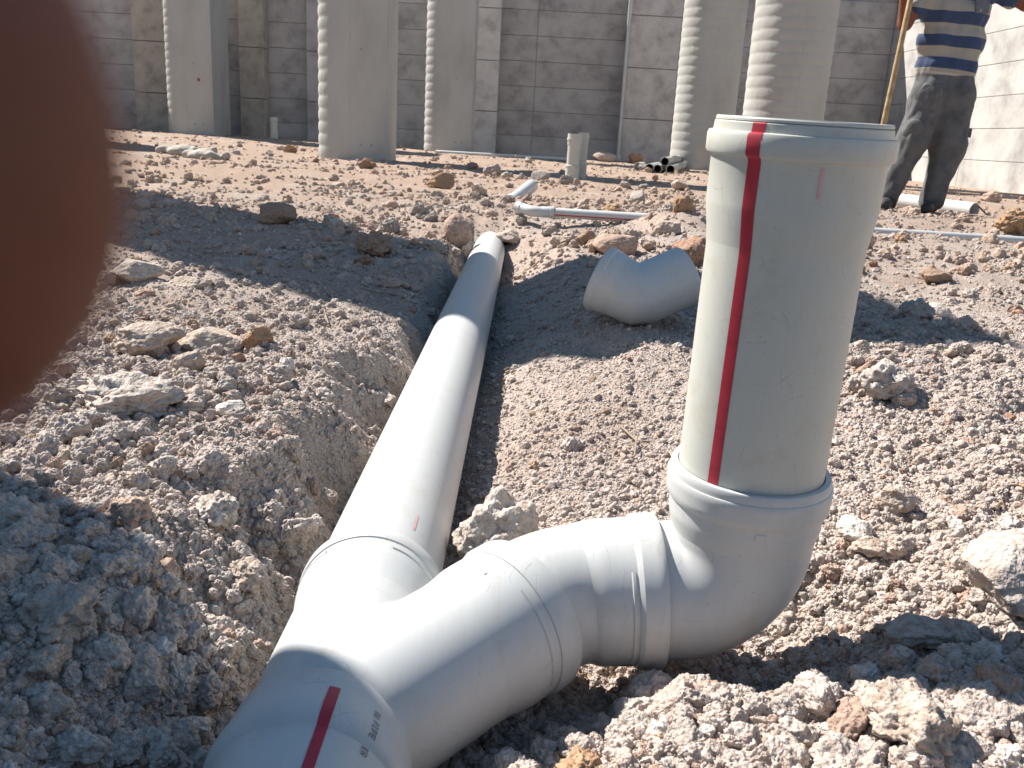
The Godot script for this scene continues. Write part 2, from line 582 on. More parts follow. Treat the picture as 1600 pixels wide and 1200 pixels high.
# ------------------------------------------------------------------ the ground
const CONTROL := [
	[-1.29, -3.2, -0.095], [-0.82, -2.87, -0.115], [-0.53, -2.68, -0.12], [-0.35, -2.5, -0.13], [-2.4, -5.45, -0.05], [-1.19, -4.58, -0.06], [-0.5, -4.0, -0.09],
	[-0.69, -1.12, -0.075], [-0.49, -0.97, -0.05], [-0.38, -0.86, -0.055], [-0.6, -1.6, -0.06], [-0.45, -1.6, -0.07], [-0.42, -1.2, -0.07], [-1.1, -1.6, -0.05], [-0.5, -0.6, -0.07], [-1.0, -0.6, -0.05], [-0.45, -0.2, -0.1],
	[0.18, -3.6, -0.09], [0.3, -3.5, -0.04], [0.157, -2.17, -0.125], [0.41, -2.0, -0.05], [0.33, -2.33, -0.06], [0.77, -1.72, -0.005], [1.13, -2.9, -0.05], [0.12, -1.4, -0.15], [0.2, -1.2, -0.13],
	[0.39, -0.86, -0.1], [0.475, -0.8, -0.08], [0.55, -0.95, -0.06], [0.5, -1.2, -0.05], [0.8, -1.3, -0.02], [0.26, -0.62, -0.1], [0.4, -0.65, -0.09], [0.1, -0.6, -0.13], [0.0, -0.5, -0.16], [0.5, -0.4, -0.1], [1.2, -1.2, 0.0], [1.2, -2.0, 0.0],
	[0.0, -4.4, -0.05], [-0.16, -5.0, -0.02], [0.5, -4.3, -0.02], [1.0, -4.2, 0.0], [2.5, -4.5, 0.01], [2.6, -6.0, 0.055], [3.3, -7.0, -0.02], [4.5, -6.0, 0.04], [0.0, -6.0, 0.0], [-1.0, -6.5, -0.02], [-3.0, -8.0, 0.0], [0.5, -9.2, 0.0],
	[-2.1, -11.5, 0.0], [2.0, -12.7, 0.0], [3.0, -16.0, 0.0], [-1.4, -17.0, 0.03], [-6.3, -18.6, 0.09], [-8.0, -19.6, 0.1], [7.4, -13.0, -0.05], [7.4, -17.0, -0.05], [-10.0, -15.0, 0.05], [-5.0, -12.0, 0.03], [5.0, -10.0, 0.0],
	[0.0, 2.0, -0.05], [3.0, 1.0, 0.0], [-3.0, 0.0, 0.0], [-3.0, -3.0, -0.03], [8.0, -5.0, 0.02], [-8.0, -6.0, 0.0], [0.0, -19.5, 0.0], [2.2, -5.15, 0.075], [2.75, -5.15, 0.075], [0.85, -4.45, 0.085], [1.1, -4.5, 0.08], [1.95, -4.42, 0.03]]

func to_segment(p: Vector2, a: Vector2, b: Vector2) -> float:
	var ab := b - a
	return p.distance_to(a + ab * clampf((p - a).dot(ab) / ab.length_squared(), 0.0, 1.0))

func soft_min(a: float, b: float, k: float) -> float:
	var h := maxf(k - absf(a - b), 0.0) / k
	return minf(a, b) - h * h * k * 0.25

func roughness_at(x: float, z: float) -> float:
	# how lumpy the loose soil lies: heaped left of the pipe and at the front, raked fine between pipe and upright
	var fine := smoothstep(-0.1, 0.05, x) * (1.0 - smoothstep(0.42, 0.75, x)) * smoothstep(-2.6, -2.2, z) * (1.0 - smoothstep(-1.12, -1.0, z))
	var bank := smoothstep(-0.52, -0.40, x) * (1.0 - smoothstep(-0.12, 0.0, x)) * smoothstep(-3.2, -2.6, z)
	return lerpf(1.0, 0.28, fine) * lerpf(1.0, 0.6, bank) * (0.75 + 0.35 * noise_tint.get_noise_2d(x * 0.7 + 40.0, z * 0.7))

func relief(x: float, z: float) -> float:
	var sum := 0.0
	var weight := 0.0
	for c: Array in CONTROL:
		var dx: float = x - c[0]
		var dz: float = z - c[1]
		var w := dx * dx + dz * dz + 0.004
		w = 1.0 / (w * w)
		sum += w * c[2]
		weight += w
	var h := sum / weight
	# the trench along the main pipe and the hole round the fittings
	if z > -5.4 and x > -1.5 and x < 1.5:
		var rise := maxf(0.0, -4.3 - z) * 0.45
		var ragged := 0.07 * noise_broad.get_noise_2d(z * 1.3 + 7.0, x) + 0.05 * noise_broad.get_noise_2d(x * 3.0, z * 3.0 + 30.0)
		var left := -0.245 + maxf(0.0, -0.245 - x + ragged) * lerpf(0.95, 1.6, clampf((-z - 1.1) / 1.0, 0.0, 1.0))
		var right := -0.245 + maxf(0.0, x + 0.085) * 0.62
		h = soft_min(h, maxf(left, right) + rise, 0.05)
		var p := Vector2(x, z)
		var d := to_segment(p, Vector2(BEND.x, BEND.z), Vector2(FOOT.x, FOOT.z))
		h = soft_min(h, -0.215 + maxf(0.0, d - 0.075) * 0.85, 0.04)
		d = to_segment(p, Vector2(JUNCTION.x, JUNCTION.z), Vector2(BEND.x, BEND.z))
		h = soft_min(h, -0.24 + maxf(0.0, d - 0.08) * 0.85, 0.04)
	return h

func grow(from: float, to: float, step: float, ratio: float) -> Array:
	var out := []
	var p := from
	var s := step
	while absf(p - from) < absf(to - from):
		s *= ratio
		p += s * signf(to - from)
		out.append(p)
	return out

func make_ground() -> void:
	var lines := grow(-0.95, -70.0, 0.009, 1.042)
	lines.reverse()
	var q := -0.95
	while q < 1.05:
		lines.append(q)
		q += 0.009
	lines.append_array(grow(1.05, 70.0, 0.009, 1.042))
	xs = PackedFloat32Array(lines)
	lines = grow(-1.9, -70.0, 0.009, 1.024)
	lines.reverse()
	q = -1.9
	while q < -0.42:
		lines.append(q)
		q += 0.009
	lines.append_array(grow(-0.42, 60.0, 0.009, 1.12))
	zs = PackedFloat32Array(lines)
	var nx := xs.size()
	var nz := zs.size()
	heights.resize(nx * nz)
	var col := PackedColorArray()
	col.resize(nx * nz)
	var v := PackedVector3Array()
	v.resize(nx * nz)
	for j in nz:
		var z := zs[j]
		var cz := absf(zs[mini(j + 1, nz - 1)] - z)
		for i in nx:
			var x := xs[i]
			var h: float
			var cell := maxf(cz, absf(xs[mini(i + 1, nx - 1)] - x))
			if absf(x) > 12.0 or z < -22.0 or z > 5.0:
				h = 0.0
			else:
				h = relief(x, z)
				var rough := roughness_at(x, z)
				h += 0.034 * noise_broad.get_noise_2d(x, z) * rough
				h += 0.042 * rough * (0.25 - noise_lump.get_noise_2d(x, z) - 0.75) * (1.0 - smoothstep(0.03, 0.09, cell))
				h += 0.014 * lerpf(rough, 1.0, 0.3) * (0.25 - noise_clod.get_noise_2d(x, z) - 0.75) * (1.0 - smoothstep(0.012, 0.03, cell))
				h += 0.009 * noise_grain.get_noise_2d(x, z) * (1.0 - smoothstep(0.012, 0.03, cell))
			heights[j * nx + i] = h
			v[j * nx + i] = Vector3(x, h, z)
			col[j * nx + i] = soil_color(x, z)
	var n := PackedVector3Array()
	n.resize(nx * nz)
	for j in nz:
		var j0 := maxi(j - 1, 0)
		var j1 := mini(j + 1, nz - 1)
		for i in nx:
			var i0 := maxi(i - 1, 0)
			var i1 := mini(i + 1, nx - 1)
			n[j * nx + i] = Vector3(-(heights[j * nx + i1] - heights[j * nx + i0]) / (xs[i1] - xs[i0]), 1.0, -(heights[j1 * nx + i] - heights[j0 * nx + i]) / (zs[j1] - zs[j0])).normalized()
	var idx := PackedInt32Array()
	idx.resize((nx - 1) * (nz - 1) * 6)
	var w := 0
	for j in nz - 1:
		for i in nx - 1:
			var a := j * nx + i
			idx[w] = a; idx[w + 1] = a + 1; idx[w + 2] = a + nx + 1
			idx[w + 3] = a; idx[w + 4] = a + nx + 1; idx[w + 5] = a + nx
			w += 6
	var arrays := []
	arrays.resize(Mesh.ARRAY_MAX)
	arrays[Mesh.ARRAY_VERTEX] = v
	arrays[Mesh.ARRAY_NORMAL] = n
	arrays[Mesh.ARRAY_COLOR] = col
	arrays[Mesh.ARRAY_INDEX] = idx
	var m := ArrayMesh.new()
	m.add_surface_from_arrays(Mesh.PRIMITIVE_TRIANGLES, arrays)
	var g := show_mesh("ground", m, M.ground)
	tag(g, "pale crushed limestone soil of the building pit with an open pipe trench", "ground", "", "structure")

func soil_color(x: float, z: float) -> Color:
	var t := noise_tint.get_noise_2d(x, z)
	var u := noise_tint.get_noise_2d(x * 3.1 + 90.0, z * 3.1)
	var near := Color(0.495, 0.45, 0.428)
	var tan_ := Color(0.51, 0.415, 0.352)
	var c := near.lerp(tan_, smoothstep(2.6, 7.0, -z + u))
	c = c.lerp(Color(0.47, 0.395, 0.35), smoothstep(0.0, 0.6, u) * 0.5)
	c = c.lerp(Color(0.38, 0.29, 0.24), smoothstep(0.3, 0.62, t) * 0.4)
	c = c.lerp(Color(0.56, 0.535, 0.515), smoothstep(0.15, 0.55, -t) * 0.6)
	return c

func height_at(x: float, z: float) -> float:
	var i := clampi(xs.bsearch(x) - 1, 0, xs.size() - 2)
	var j := clampi(zs.bsearch(z) - 1, 0, zs.size() - 2)
	var nx := xs.size()
	var fx := clampf((x - xs[i]) / (xs[i + 1] - xs[i]), 0.0, 1.0)
	var fz := clampf((z - zs[j]) / (zs[j + 1] - zs[j]), 0.0, 1.0)
	return lerpf(lerpf(heights[j * nx + i], heights[j * nx + i + 1], fx), lerpf(heights[(j + 1) * nx + i], heights[(j + 1) * nx + i + 1], fx), fz)

func on_pipe(x: float, z: float, margin: float) -> bool:
	if x > -0.25 - margin and x < -0.07 + margin and z > -4.75 and z < 0.5: return true
	var p := Vector2(x, z)
	return to_segment(p, Vector2(JUNCTION.x, JUNCTION.z), Vector2(BEND.x, BEND.z)) < 0.07 + margin or to_segment(p, Vector2(BEND.x, BEND.z), Vector2(FOOT.x, FOOT.z)) < 0.07 + margin

func stone_tint() -> Color:
	var k := rng.randf()
	var c := Color(0.55, 0.518, 0.495)
	if k > 0.97: c = Color(0.72, 0.71, 0.69)
	elif k > 0.955: c = Color(0.48, 0.38, 0.29)
	elif k > 0.89: c = Color(0.47, 0.375, 0.32)
	elif k > 0.62: c = Color(0.55, 0.505, 0.47)
	elif k > 0.5: c = Color(0.52, 0.505, 0.485)
	return Color(c.r, c.g * 0.985, c.b * 0.995) * rng.randf_range(0.82, 1.02)

func scatter(called: String, label: String, count: int, meshes: Array, near: float, far: float, least: float, most: float, spread := 0.75, keep = null) -> void:
	# loose pieces lying on the ground, thicker on the ground close by; sizes follow a power law
	var per := []
	for m in meshes: per.append(PackedFloat32Array())
	var made := 0
	var tries := 0
	while made < count and tries < count * 4:
		tries += 1
		var d := near * pow(far / near, rng.randf())
		var a := rng.randf_range(-spread, spread)
		var x := d * sin(a)
		var z := -d * cos(a)
		if x > 7.2 or z < -19.2: continue
		var size := least / pow(1.0 - rng.randf() * (1.0 - pow(least / most, 1.9)), 1.0 / 1.9)
		if size > 0.02 and on_pipe(x, z, size * 0.3): continue
		if keep != null and rng.randf() > float(keep.call(x, z, size)): continue
		made += 1
		var s := size * 0.5
		var basis := Basis.from_euler(Vector3(rng.randf() * TAU, rng.randf() * TAU, rng.randf() * TAU)) * Basis.from_scale(Vector3(s, s * rng.randf_range(0.75, 1.1), s * rng.randf_range(0.75, 1.1)))
		var y := height_at(x, z) + s * (rng.randf_range(-0.55, 0.35) if size < 0.012 else rng.randf_range(-0.2, 0.5))
		var c := stone_tint()
		if far > 10.0: c = c.lerp(Color(0.50, 0.39, 0.315), rng.randf_range(0.3, 0.9))
		var buf: PackedFloat32Array = per[rng.randi() % meshes.size()]
		buf.append_array([basis.x.x, basis.y.x, basis.z.x, x, basis.x.y, basis.y.y, basis.z.y, y, basis.x.z, basis.y.z, basis.z.z, z, c.r, c.g, c.b, 1.0])
	for i in meshes.size():
		var buf: PackedFloat32Array = per[i]
		if buf.size() == 0: continue
		var mm := MultiMesh.new()
		mm.transform_format = MultiMesh.TRANSFORM_3D
		mm.use_colors = true
		mm.mesh = meshes[i]
		mm.instance_count = buf.size() / 16
		mm.buffer = buf
		var o := MultiMeshInstance3D.new()
		o.name = numbered(called)
		o.multimesh = mm
		o.material_override = M.rubble
		add_child(o)
		tag(o, label, "rubble", "", "stuff")


# ------------------------------------------------------------------ pipes
func path_length(p: PackedVector3Array) -> float:
	var l := 0.0
	for i in range(1, p.size()): l += p[i].distance_to(p[i - 1])
	return l

func bent_text(words: String, size: float, axis_from: Vector3, axis_dir: Vector3, top: Vector3, s0: float, angle: float, prof: Array) -> ArrayMesh:
	# lettering laid round a pipe: runs along the axis, letters upright towards smaller angles
	var font := SystemFont.new()
	font.font_names = PackedStringArray(["Droid Sans Mono"])
	var t := TextMesh.new()
	t.font = font
	t.text = words
	t.font_size = 32
	t.pixel_size = size / 24.0
	t.depth = 0.0
	t.horizontal_alignment = HORIZONTAL_ALIGNMENT_LEFT
	var src := t.get_mesh_arrays()
	var pts: PackedVector3Array = src[Mesh.ARRAY_VERTEX]
	var idx: PackedInt32Array = src[Mesh.ARRAY_INDEX] if src[Mesh.ARRAY_INDEX] else PackedInt32Array(range(pts.size()))
	var side := axis_dir.cross(top)
	var left := INF
	for p in pts: left = minf(left, p.x)
	var v := PackedVector3Array()
	var n := PackedVector3Array()
	for p in pts:
		var s := s0 - (p.x - left)
		var r := 0.085
		for i in prof.size() - 1:
			if s >= prof[i][0] and s <= prof[i + 1][0]: r = lerpf(prof[i][1], prof[i + 1][1], (s - prof[i][0]) / (prof[i + 1][0] - prof[i][0]))
		var a := angle + p.y / r
		var rad := top * cos(a) + side * sin(a)
		v.append(axis_from + axis_dir * s + rad * (r + 0.0004))
		n.append(rad)
	return commit(v, n, PackedVector2Array(), idx)

func make_pipe_run() -> void:
	var o := Vector3(-0.163, -0.156, 0.0)
	var dir := Vector3(0.0025, -0.0015, -1.0).normalized()
	var main := straight(o, o + dir * 5.0)
	# the long pipe running away up the trench
	var long_pipe := thing("long_pipe", Vector3.ZERO, "long straight white plastic pipe running up the trench into the rubble", "pipe")
	show_mesh("barrel", sweep(main, [[0.96, PIPE], [4.84, PIPE], [4.845, PIPE - 0.002], [4.845, PIPE - 0.005], [4.5, PIPE - 0.005]]), M.pipe_white, long_pipe)
	tag(show_mesh("paint_smear", sweep(main, [[1.055, PIPE + 0.0004], [1.1, PIPE + 0.0004]], Vector3.UP, 0.545, 0.59, 6), M.pink, long_pipe), "pale pink smear of paint")
	# the near pipe whose socket grips the wye
	var near_pipe := thing("striped_pipe", Vector3.ZERO, "white pipe end with red stripe and black print at the bottom of the picture", "pipe")
	show_mesh("barrel", sweep(main, [[-1.6, PIPE], [0.50, PIPE], [0.535, 0.0836]]), M.fitting, near_pipe)
	show_mesh("socket", sweep(main, [[0.535, 0.0836], [0.632, 0.0842], [0.6345, 0.0848], [0.6375, 0.0886], [0.643, 0.0915], [0.652, 0.0922], [0.660, 0.0918], [0.672, 0.0898], [0.684, 0.0880], [0.692, 0.0873], [0.7105, 0.0868], [0.7125, 0.0858], [0.7125, 0.0812]]), M.fitting, near_pipe)
	var stripe_prof := [[-1.6, PIPE], [0.50, PIPE], [0.535, 0.0836], [0.632, 0.0842], [0.6345, 0.0848], [0.6375, 0.0886], [0.643, 0.0915], [0.652, 0.0922], [0.660, 0.0918], [0.672, 0.0898], [0.684, 0.0880]]
	for p: Array in stripe_prof: p[1] += 0.0005
	show_mesh("stripe", sweep(main, stripe_prof, Vector3.UP, 0.16, 0.275, 6), M.red, near_pipe)
	show_mesh("print", bent_text("PU PIPE ER", 0.0068, o, dir, Vector3.UP, 0.676, 0.70, stripe_prof), M.ink, near_pipe)
	# the wye
	var b := (BEND - JUNCTION).normalized()
	var branch := straight(JUNCTION, BEND)
	var wye := thing("wye_fitting", Vector3.ZERO, "white plastic wye fitting joining the long pipe and the side branch", "pipe fitting")
	var start := o + dir * 0.66
	show_mesh("body", nets([[start, o + dir * 0.935, 0.0808, 0.0808], [JUNCTION + b * 0.02, JUNCTION + b * 0.18, 0.0812, 0.0812]], 0.009, 0.005, null, true), M.fitting, wye)
	var far_socket := show_mesh("socket", sweep(main, [[0.905, 0.0806], [0.925, 0.0822], [0.945, 0.0862], [0.958, 0.0880], [0.983, 0.0886], [0.9835, 0.0903], [0.988, 0.0916], [1.002, 0.0916], [1.0055, 0.0902], [1.0055, 0.0810]]), M.fitting, wye)
	show_mesh("rib", sweep(main, [[0.966, 0.0882], [0.9675, 0.0898], [0.9715, 0.0900], [0.973, 0.0882]], Vector3.UP, 0.33, 1.15, 24), M.fitting, far_socket)
	show_mesh("rib", sweep(main, [[0.966, 0.0882], [0.9675, 0.0896], [0.9715, 0.0896], [0.973, 0.0882]], Vector3.UP, -1.3, -0.62, 24), M.fitting, far_socket)
	var side_socket := show_mesh("socket", sweep(branch, [[0.160, 0.0808], [0.180, 0.0826], [0.200, 0.0866], [0.210, 0.0872], [0.2365, 0.0876], [0.237, 0.0892], [0.243, 0.0914], [0.262, 0.0914], [0.2665, 0.0900], [0.2665, 0.0812]]), M.fitting, wye)
	show_mesh("rib", sweep(branch, [[0.222, 0.0873], [0.2235, 0.0890], [0.227, 0.0891], [0.2285, 0.0873]], Vector3.UP, 0.55, 1.9, 30), M.fitting, side_socket)
	show_mesh("mould_mark", sweep(branch, [[0.205, 0.0868], [0.206, 0.0878], [0.209, 0.0878], [0.210, 0.0868]], Vector3.UP, 0.02, 0.10, 4), M.fitting, side_socket)
	# 45 degree elbow
	var c := (FOOT - BEND).normalized()
	var p45 := arc_path(JUNCTION + b * 0.225, BEND, BEND + c * 0.118, 0.12)
	var L := path_length(p45)
	var e45 := thing("slight_elbow", Vector3.ZERO, "white 45 degree elbow between the wye branch and the upright bend", "pipe fitting")
	show_mesh("bend", sweep(p45, [[0.0, 0.0802], [L - 0.094, 0.0806]]), M.fitting, e45)
	var s45 := show_mesh("socket", sweep(p45, [[L - 0.094, 0.0806], [L - 0.078, 0.0842], [L - 0.070, 0.0853], [L - 0.0325, 0.0858], [L - 0.032, 0.0876], [L - 0.027, 0.0906], [L - 0.006, 0.0908], [L - 0.0015, 0.0895], [L, 0.0885], [L, 0.0810]]), M.fitting, e45)
	show_mesh("rib", sweep(p45, [[L - 0.040, 0.0856], [L - 0.039, 0.0872], [L - 0.036, 0.0874], [L - 0.035, 0.0856]], Vector3.UP, 0.75, 2.2, 30), M.fitting, s45)
	# upright elbow
	var p90 := arc_path(BEND + c * 0.095, FOOT, FOOT + UPRIGHT * 0.157, 0.078)
	L = path_length(p90)
	var e90 := thing("upright_elbow", Vector3.ZERO, "white right-angle elbow turning up into the standing striped pipe", "pipe fitting")
	show_mesh("bend", sweep(p90, [[0.0, 0.0802], [0.05, 0.0806], [L - 0.078, 0.0812]]), M.fitting, e90)
	var s90 := show_mesh("socket", sweep(p90, [[L - 0.078, 0.0812], [L - 0.066, 0.0838], [L - 0.058, 0.0854], [L - 0.0395, 0.0862], [L - 0.039, 0.0882], [L - 0.034, 0.0910], [L - 0.013, 0.0914], [L - 0.0105, 0.0902], [L - 0.0100, 0.0892], [L - 0.002, 0.0884], [L, 0.0872], [L, 0.0812]]), M.fitting, e90)
	show_mesh("mould_mark", sweep(p90, [[L - 0.052, 0.0856], [L - 0.051, 0.0868], [L - 0.044, 0.0869], [L - 0.043, 0.0860]], Vector3(0.1, 0.0, 1.0), -0.1, 0.02, 6), M.fitting, s90)
	# the standing pipe
	var up_path := straight(FOOT, FOOT + UPRIGHT)
	var standing := thing("standing_pipe", FOOT + UPRIGHT * 0.1, "tall cream standing pipe with red stripe rising from the white elbow", "pipe")
	var local := straight(-UPRIGHT * 0.1, UPRIGHT * 0.9)
	show_mesh("barrel", sweep(local, [[0.065, PIPE], [0.400, PIPE], [0.408, 0.0804]], Vector3(-0.68, 0, 0.73)), M.pipe_cream, standing)
	var bell := [[0.408, 0.0804], [0.425, 0.0826], [0.444, 0.0854], [0.450, 0.0858], [0.4915, 0.0862], [0.4945, 0.0875], [0.4965, 0.0912], [0.4990, 0.0925], [0.5140, 0.0927], [0.5175, 0.0912], [0.5185, 0.0872], [0.5265, 0.0864], [0.5275, 0.0852]]
	var full := bell.duplicate(true)
	show_mesh("socket", sweep(local, full, Vector3(-0.68, 0, 0.73)), M.pipe_cream, standing)
	show_mesh("rim", sweep(local, [[0.5278, 0.0845], [0.5282, 0.0858], [0.5305, 0.0856], [0.5318, 0.0845], [0.5318, 0.0820], [0.50, 0.0815], [0.45, 0.0815], [0.40, 0.0765], [0.07, 0.0765]], Vector3(-0.68, 0, 0.73)), M.pipe_cream, standing)
	var stripe := [[0.150, PIPE], [0.400, PIPE]] + bell.slice(0)
	stripe = stripe.duplicate(true)
	for p: Array in stripe: p[1] += 0.0005
	show_mesh("stripe", sweep(local, stripe, Vector3(-0.683, 0, 0.73), -0.079, 0.079, 8), M.red, standing)
	tag(show_mesh("paint_smear", sweep(local, [[0.462, 0.0863], [0.491, 0.0866]], Vector3(-0.013, 0, 1.0), -0.022, 0.022, 4), M.pink, standing), "pale pink smear of paint")
	# the loose elbow lying on its back
	var at := Vector3(0.326, -0.062, -2.325)
	var loose := thing("loose_elbow", at, "loose white 45 degree elbow lying in the shade on the fine gravel", "pipe fitting")
	var pl := arc_path(Vector3(-0.098, 0.112, -0.038), Vector3(-0.004, 0.078, 0.0), Vector3(0.124, 0.136, -0.038), 0.006)
	L = path_length(pl)
	show_mesh("bend", sweep(pl, [[0.034, 0.0806], [L - 0.004, 0.0800], [L, 0.0785], [L, 0.0755], [0.04, 0.0755]]), M.fitting, loose)
	show_mesh("socket", sweep(pl, [[0.012, 0.0812], [0.0, 0.0815], [-0.012, 0.082], [-0.012, 0.0875], [-0.009, 0.0890], [0.008, 0.0890], [0.0095, 0.0872], [0.012, 0.0862], [0.026, 0.0858], [0.034, 0.0842], [0.048, 0.0808]]), M.fitting, loose)

func lying_pipe(called: String, a: Vector3, b: Vector3, r: float, mat: Material, label: String, group := "", stripe_at := INF) -> Node3D:
	var t := thing(called, a, label, "pipe", group)
	var l := a.distance_to(b)
	show_mesh("barrel", sweep(straight(Vector3.ZERO, b - a), [[0.25, r * 0.9], [0.0, r * 0.9], [0.0, r * 0.98], [0.002, r], [l - 0.002, r], [l, r * 0.98], [l, r * 0.9], [l - 0.25, r * 0.9]], Vector3.UP, 0.0, TAU, 40), mat, t)
	if stripe_at < INF:
		show_mesh("stripe", sweep(straight(Vector3.ZERO, b - a), [[0.0, r + 0.0005], [l, r + 0.0005]], Vector3.UP, stripe_at - 0.13, stripe_at + 0.13, 4), M.red, t)
	return t

func make_loose_pipes() -> void:
	# thin pipe lying across the pit, partly under the rubble
	var a := Vector3(0.155, 0.035, -4.63)
	var b := Vector3(2.75, 0.026, -4.50)
	var t := lying_pipe("thin_pipe", a, b, 0.025, M.pipe_white, "thin white pipe with red line lying across the pit behind the standing pipe", "", 1.95)
	show_mesh("socket", sweep(straight(Vector3.ZERO, b - a), [[-0.055, 0.026], [-0.05, 0.0285], [-0.005, 0.029], [-0.004, 0.032], [0.012, 0.032], [0.014, 0.0255]], Vector3.UP, 0.0, TAU, 40), M.fitting, t)
	show_mesh("bend", sweep(arc_path(Vector3(-0.04, 0, 0), Vector3(-0.10, 0.0, -0.005), Vector3(-0.17, 0.012, -0.075), 0.08), [[0.0, 0.027], [0.13, 0.027], [0.131, 0.03], [0.165, 0.03], [0.165, 0.025]], Vector3.UP, 0.0, TAU, 40), M.fitting, t)
	# white pipe beside the man's feet
	lying_pipe("short_white_pipe", Vector3(3.363, 0.045, -6.744), Vector3(3.0, 0.06, -7.42), 0.058, M.pipe_white, "short white pipe lying on the ground behind the man's feet")
	lying_pipe("far_thin_pipe", Vector3(-1.55, 0.05, -15.99), Vector3(0.76, 0.045, -15.79), 0.03, M.pipe_white, "thin white pipe lying far back along the foot of the wall")
	# bundle of grey pipes
	var starts := [[1.737, 0.0, -12.66], [1.857, 0.0, -12.70], [2.022, 0.0, -12.62], [1.955, 0.103, -12.75]]
	var words := ["leftmost grey pipe of the small stack, open end forward", "second grey pipe from the left in the small stack", "rightmost grey pipe at the bottom of the small stack", "topmost grey pipe of the small stack by the ridged column"]
	for i in 4:
		var s: Array = starts[i]
		var p := Vector3(s[0], 0.06 + s[1] + height_at(s[0], s[2]), s[2])
		lying_pipe("stacked_pipe", p, p + Vector3(0.70, 0.0, -3.0), 0.06, M.pipe_grey, words[i], "grey pipes in a small stack")
	lying_pipe("pale_pipe_offcut", Vector3(1.575, 0.075, -12.66), Vector3(1.70, 0.075, -13.1), 0.055, M.pipe_white, "pale pipe offcut lying left of the grey pipe stack")
	# standpipes
	for s: Array in [[0.49, -9.2, 0.455, 0.062, "cream standpipe with a collar rising from the pit floor, nearer of the pair"], [0.615, -9.75, 0.47, 0.05, "slim white standpipe just behind the cream standpipe"], [-4.94, -18.05, 0.40, 0.07, "lone white standpipe far back near the wall between two columns"]]:
		var y := height_at(s[0], s[1])
		var r: float = s[3]
		var h: float = s[2]
		var p := thing("standpipe", Vector3(s[0], y - 0.03, s[1]), s[4], "pipe", "standpipes rising from the pit floor")
		var q := straight(Vector3.ZERO, Vector3(0.004, 1, 0.006).normalized() * 2.0)
		show_mesh("barrel", sweep(q, [[-0.1, r], [h * 0.86, r]], Vector3.BACK, 0.0, TAU, 40), M.pipe_cream, p)
		show_mesh("collar", sweep(q, [[0.0, r], [0.0, r * 1.12], [h * 0.34, r * 1.12], [h * 0.36, r * 1.2], [h * 0.39, r * 1.2], [h * 0.4, r]], Vector3.BACK, 0.0, TAU, 40), M.pipe_cream, p)
		show_mesh("socket", sweep(q, [[h * 0.8, r], [h * 0.84, r * 1.1], [h * 0.92, r * 1.1], [h * 0.925, r * 1.2], [h * 0.97, r * 1.2], [h * 0.975, r * 1.12], [h + 0.03, r * 1.1], [h + 0.03, r * 0.98], [h * 0.6, r * 0.9]], Vector3.BACK, 0.0, TAU, 40), M.pipe_cream, p)
	# half-buried stub
	var stub := lying_pipe("buried_stub", Vector3(-0.075, -0.03, -6.05), Vector3(0.065, 0.075, -6.33), 0.045, M.fitting, "short white pipe stub poking out of the rubble behind the long pipe")
	show_mesh("socket", sweep(straight(Vector3.ZERO, Vector3(0.14, 0.105, -0.28)), [[0.0, 0.047], [0.002, 0.053], [0.03, 0.053], [0.034, 0.046]], Vector3.UP, 0.0, TAU, 40), M.fitting, stub)


# ------------------------------------------------------------------ concrete
func ridged_round(r: float, a0: float, a1: float, h: float, pitch: float, seed_: int, fade: bool) -> ArrayMesh:
	var v := PackedVector3Array()
	var n := PackedVector3Array()
	var idx := PackedInt32Array()
	var rows := int(3.8 / (pitch / 8.0))
	var seg := 28
	var f := FastNoiseLite.new()
	f.seed = seed_
	f.frequency = 1.3
	for j in rows + 2:
		var y := j * pitch / 8.0 if j <= rows else h
		for i in seg + 1:
			var a := lerpf(a0, a1, i / float(seg))
			var t := fposmod(y / pitch + a * 0.05 + 0.12 * f.get_noise_2d(a * 2.0, y), 1.0)
			var deep := 0.015 * (1.0 - smoothstep(0.5, 0.85, sin(a))) if fade else 0.0095
			var rr := r + deep * pow(sin(PI * t), 0.55) + (0.0 if fade else 0.004) * f.get_noise_2d(a * 6.0 + 20.0, y * 3.0)
			v.append(Vector3(cos(a) * rr, y, sin(a) * rr))
	for j in rows + 1:
		for i in seg:
			var a := j * (seg + 1) + i
			idx.append_array([a, a + 1, a + seg + 2, a, a + seg + 2, a + seg + 1])
	n.resize(v.size())
	for t in range(0, idx.size(), 3):
		var fn := (v[idx[t + 1]] - v[idx[t]]).cross(v[idx[t + 2]] - v[idx[t]])
		if fn.dot(Vector3(v[idx[t]].x, 0, v[idx[t]].z)) < 0.0: fn = -fn
		for e in 3: n[idx[t + e]] += fn
	for i in n.size(): n[i] = n[i].normalized()
	return commit(v, n, PackedVector2Array(), idx)

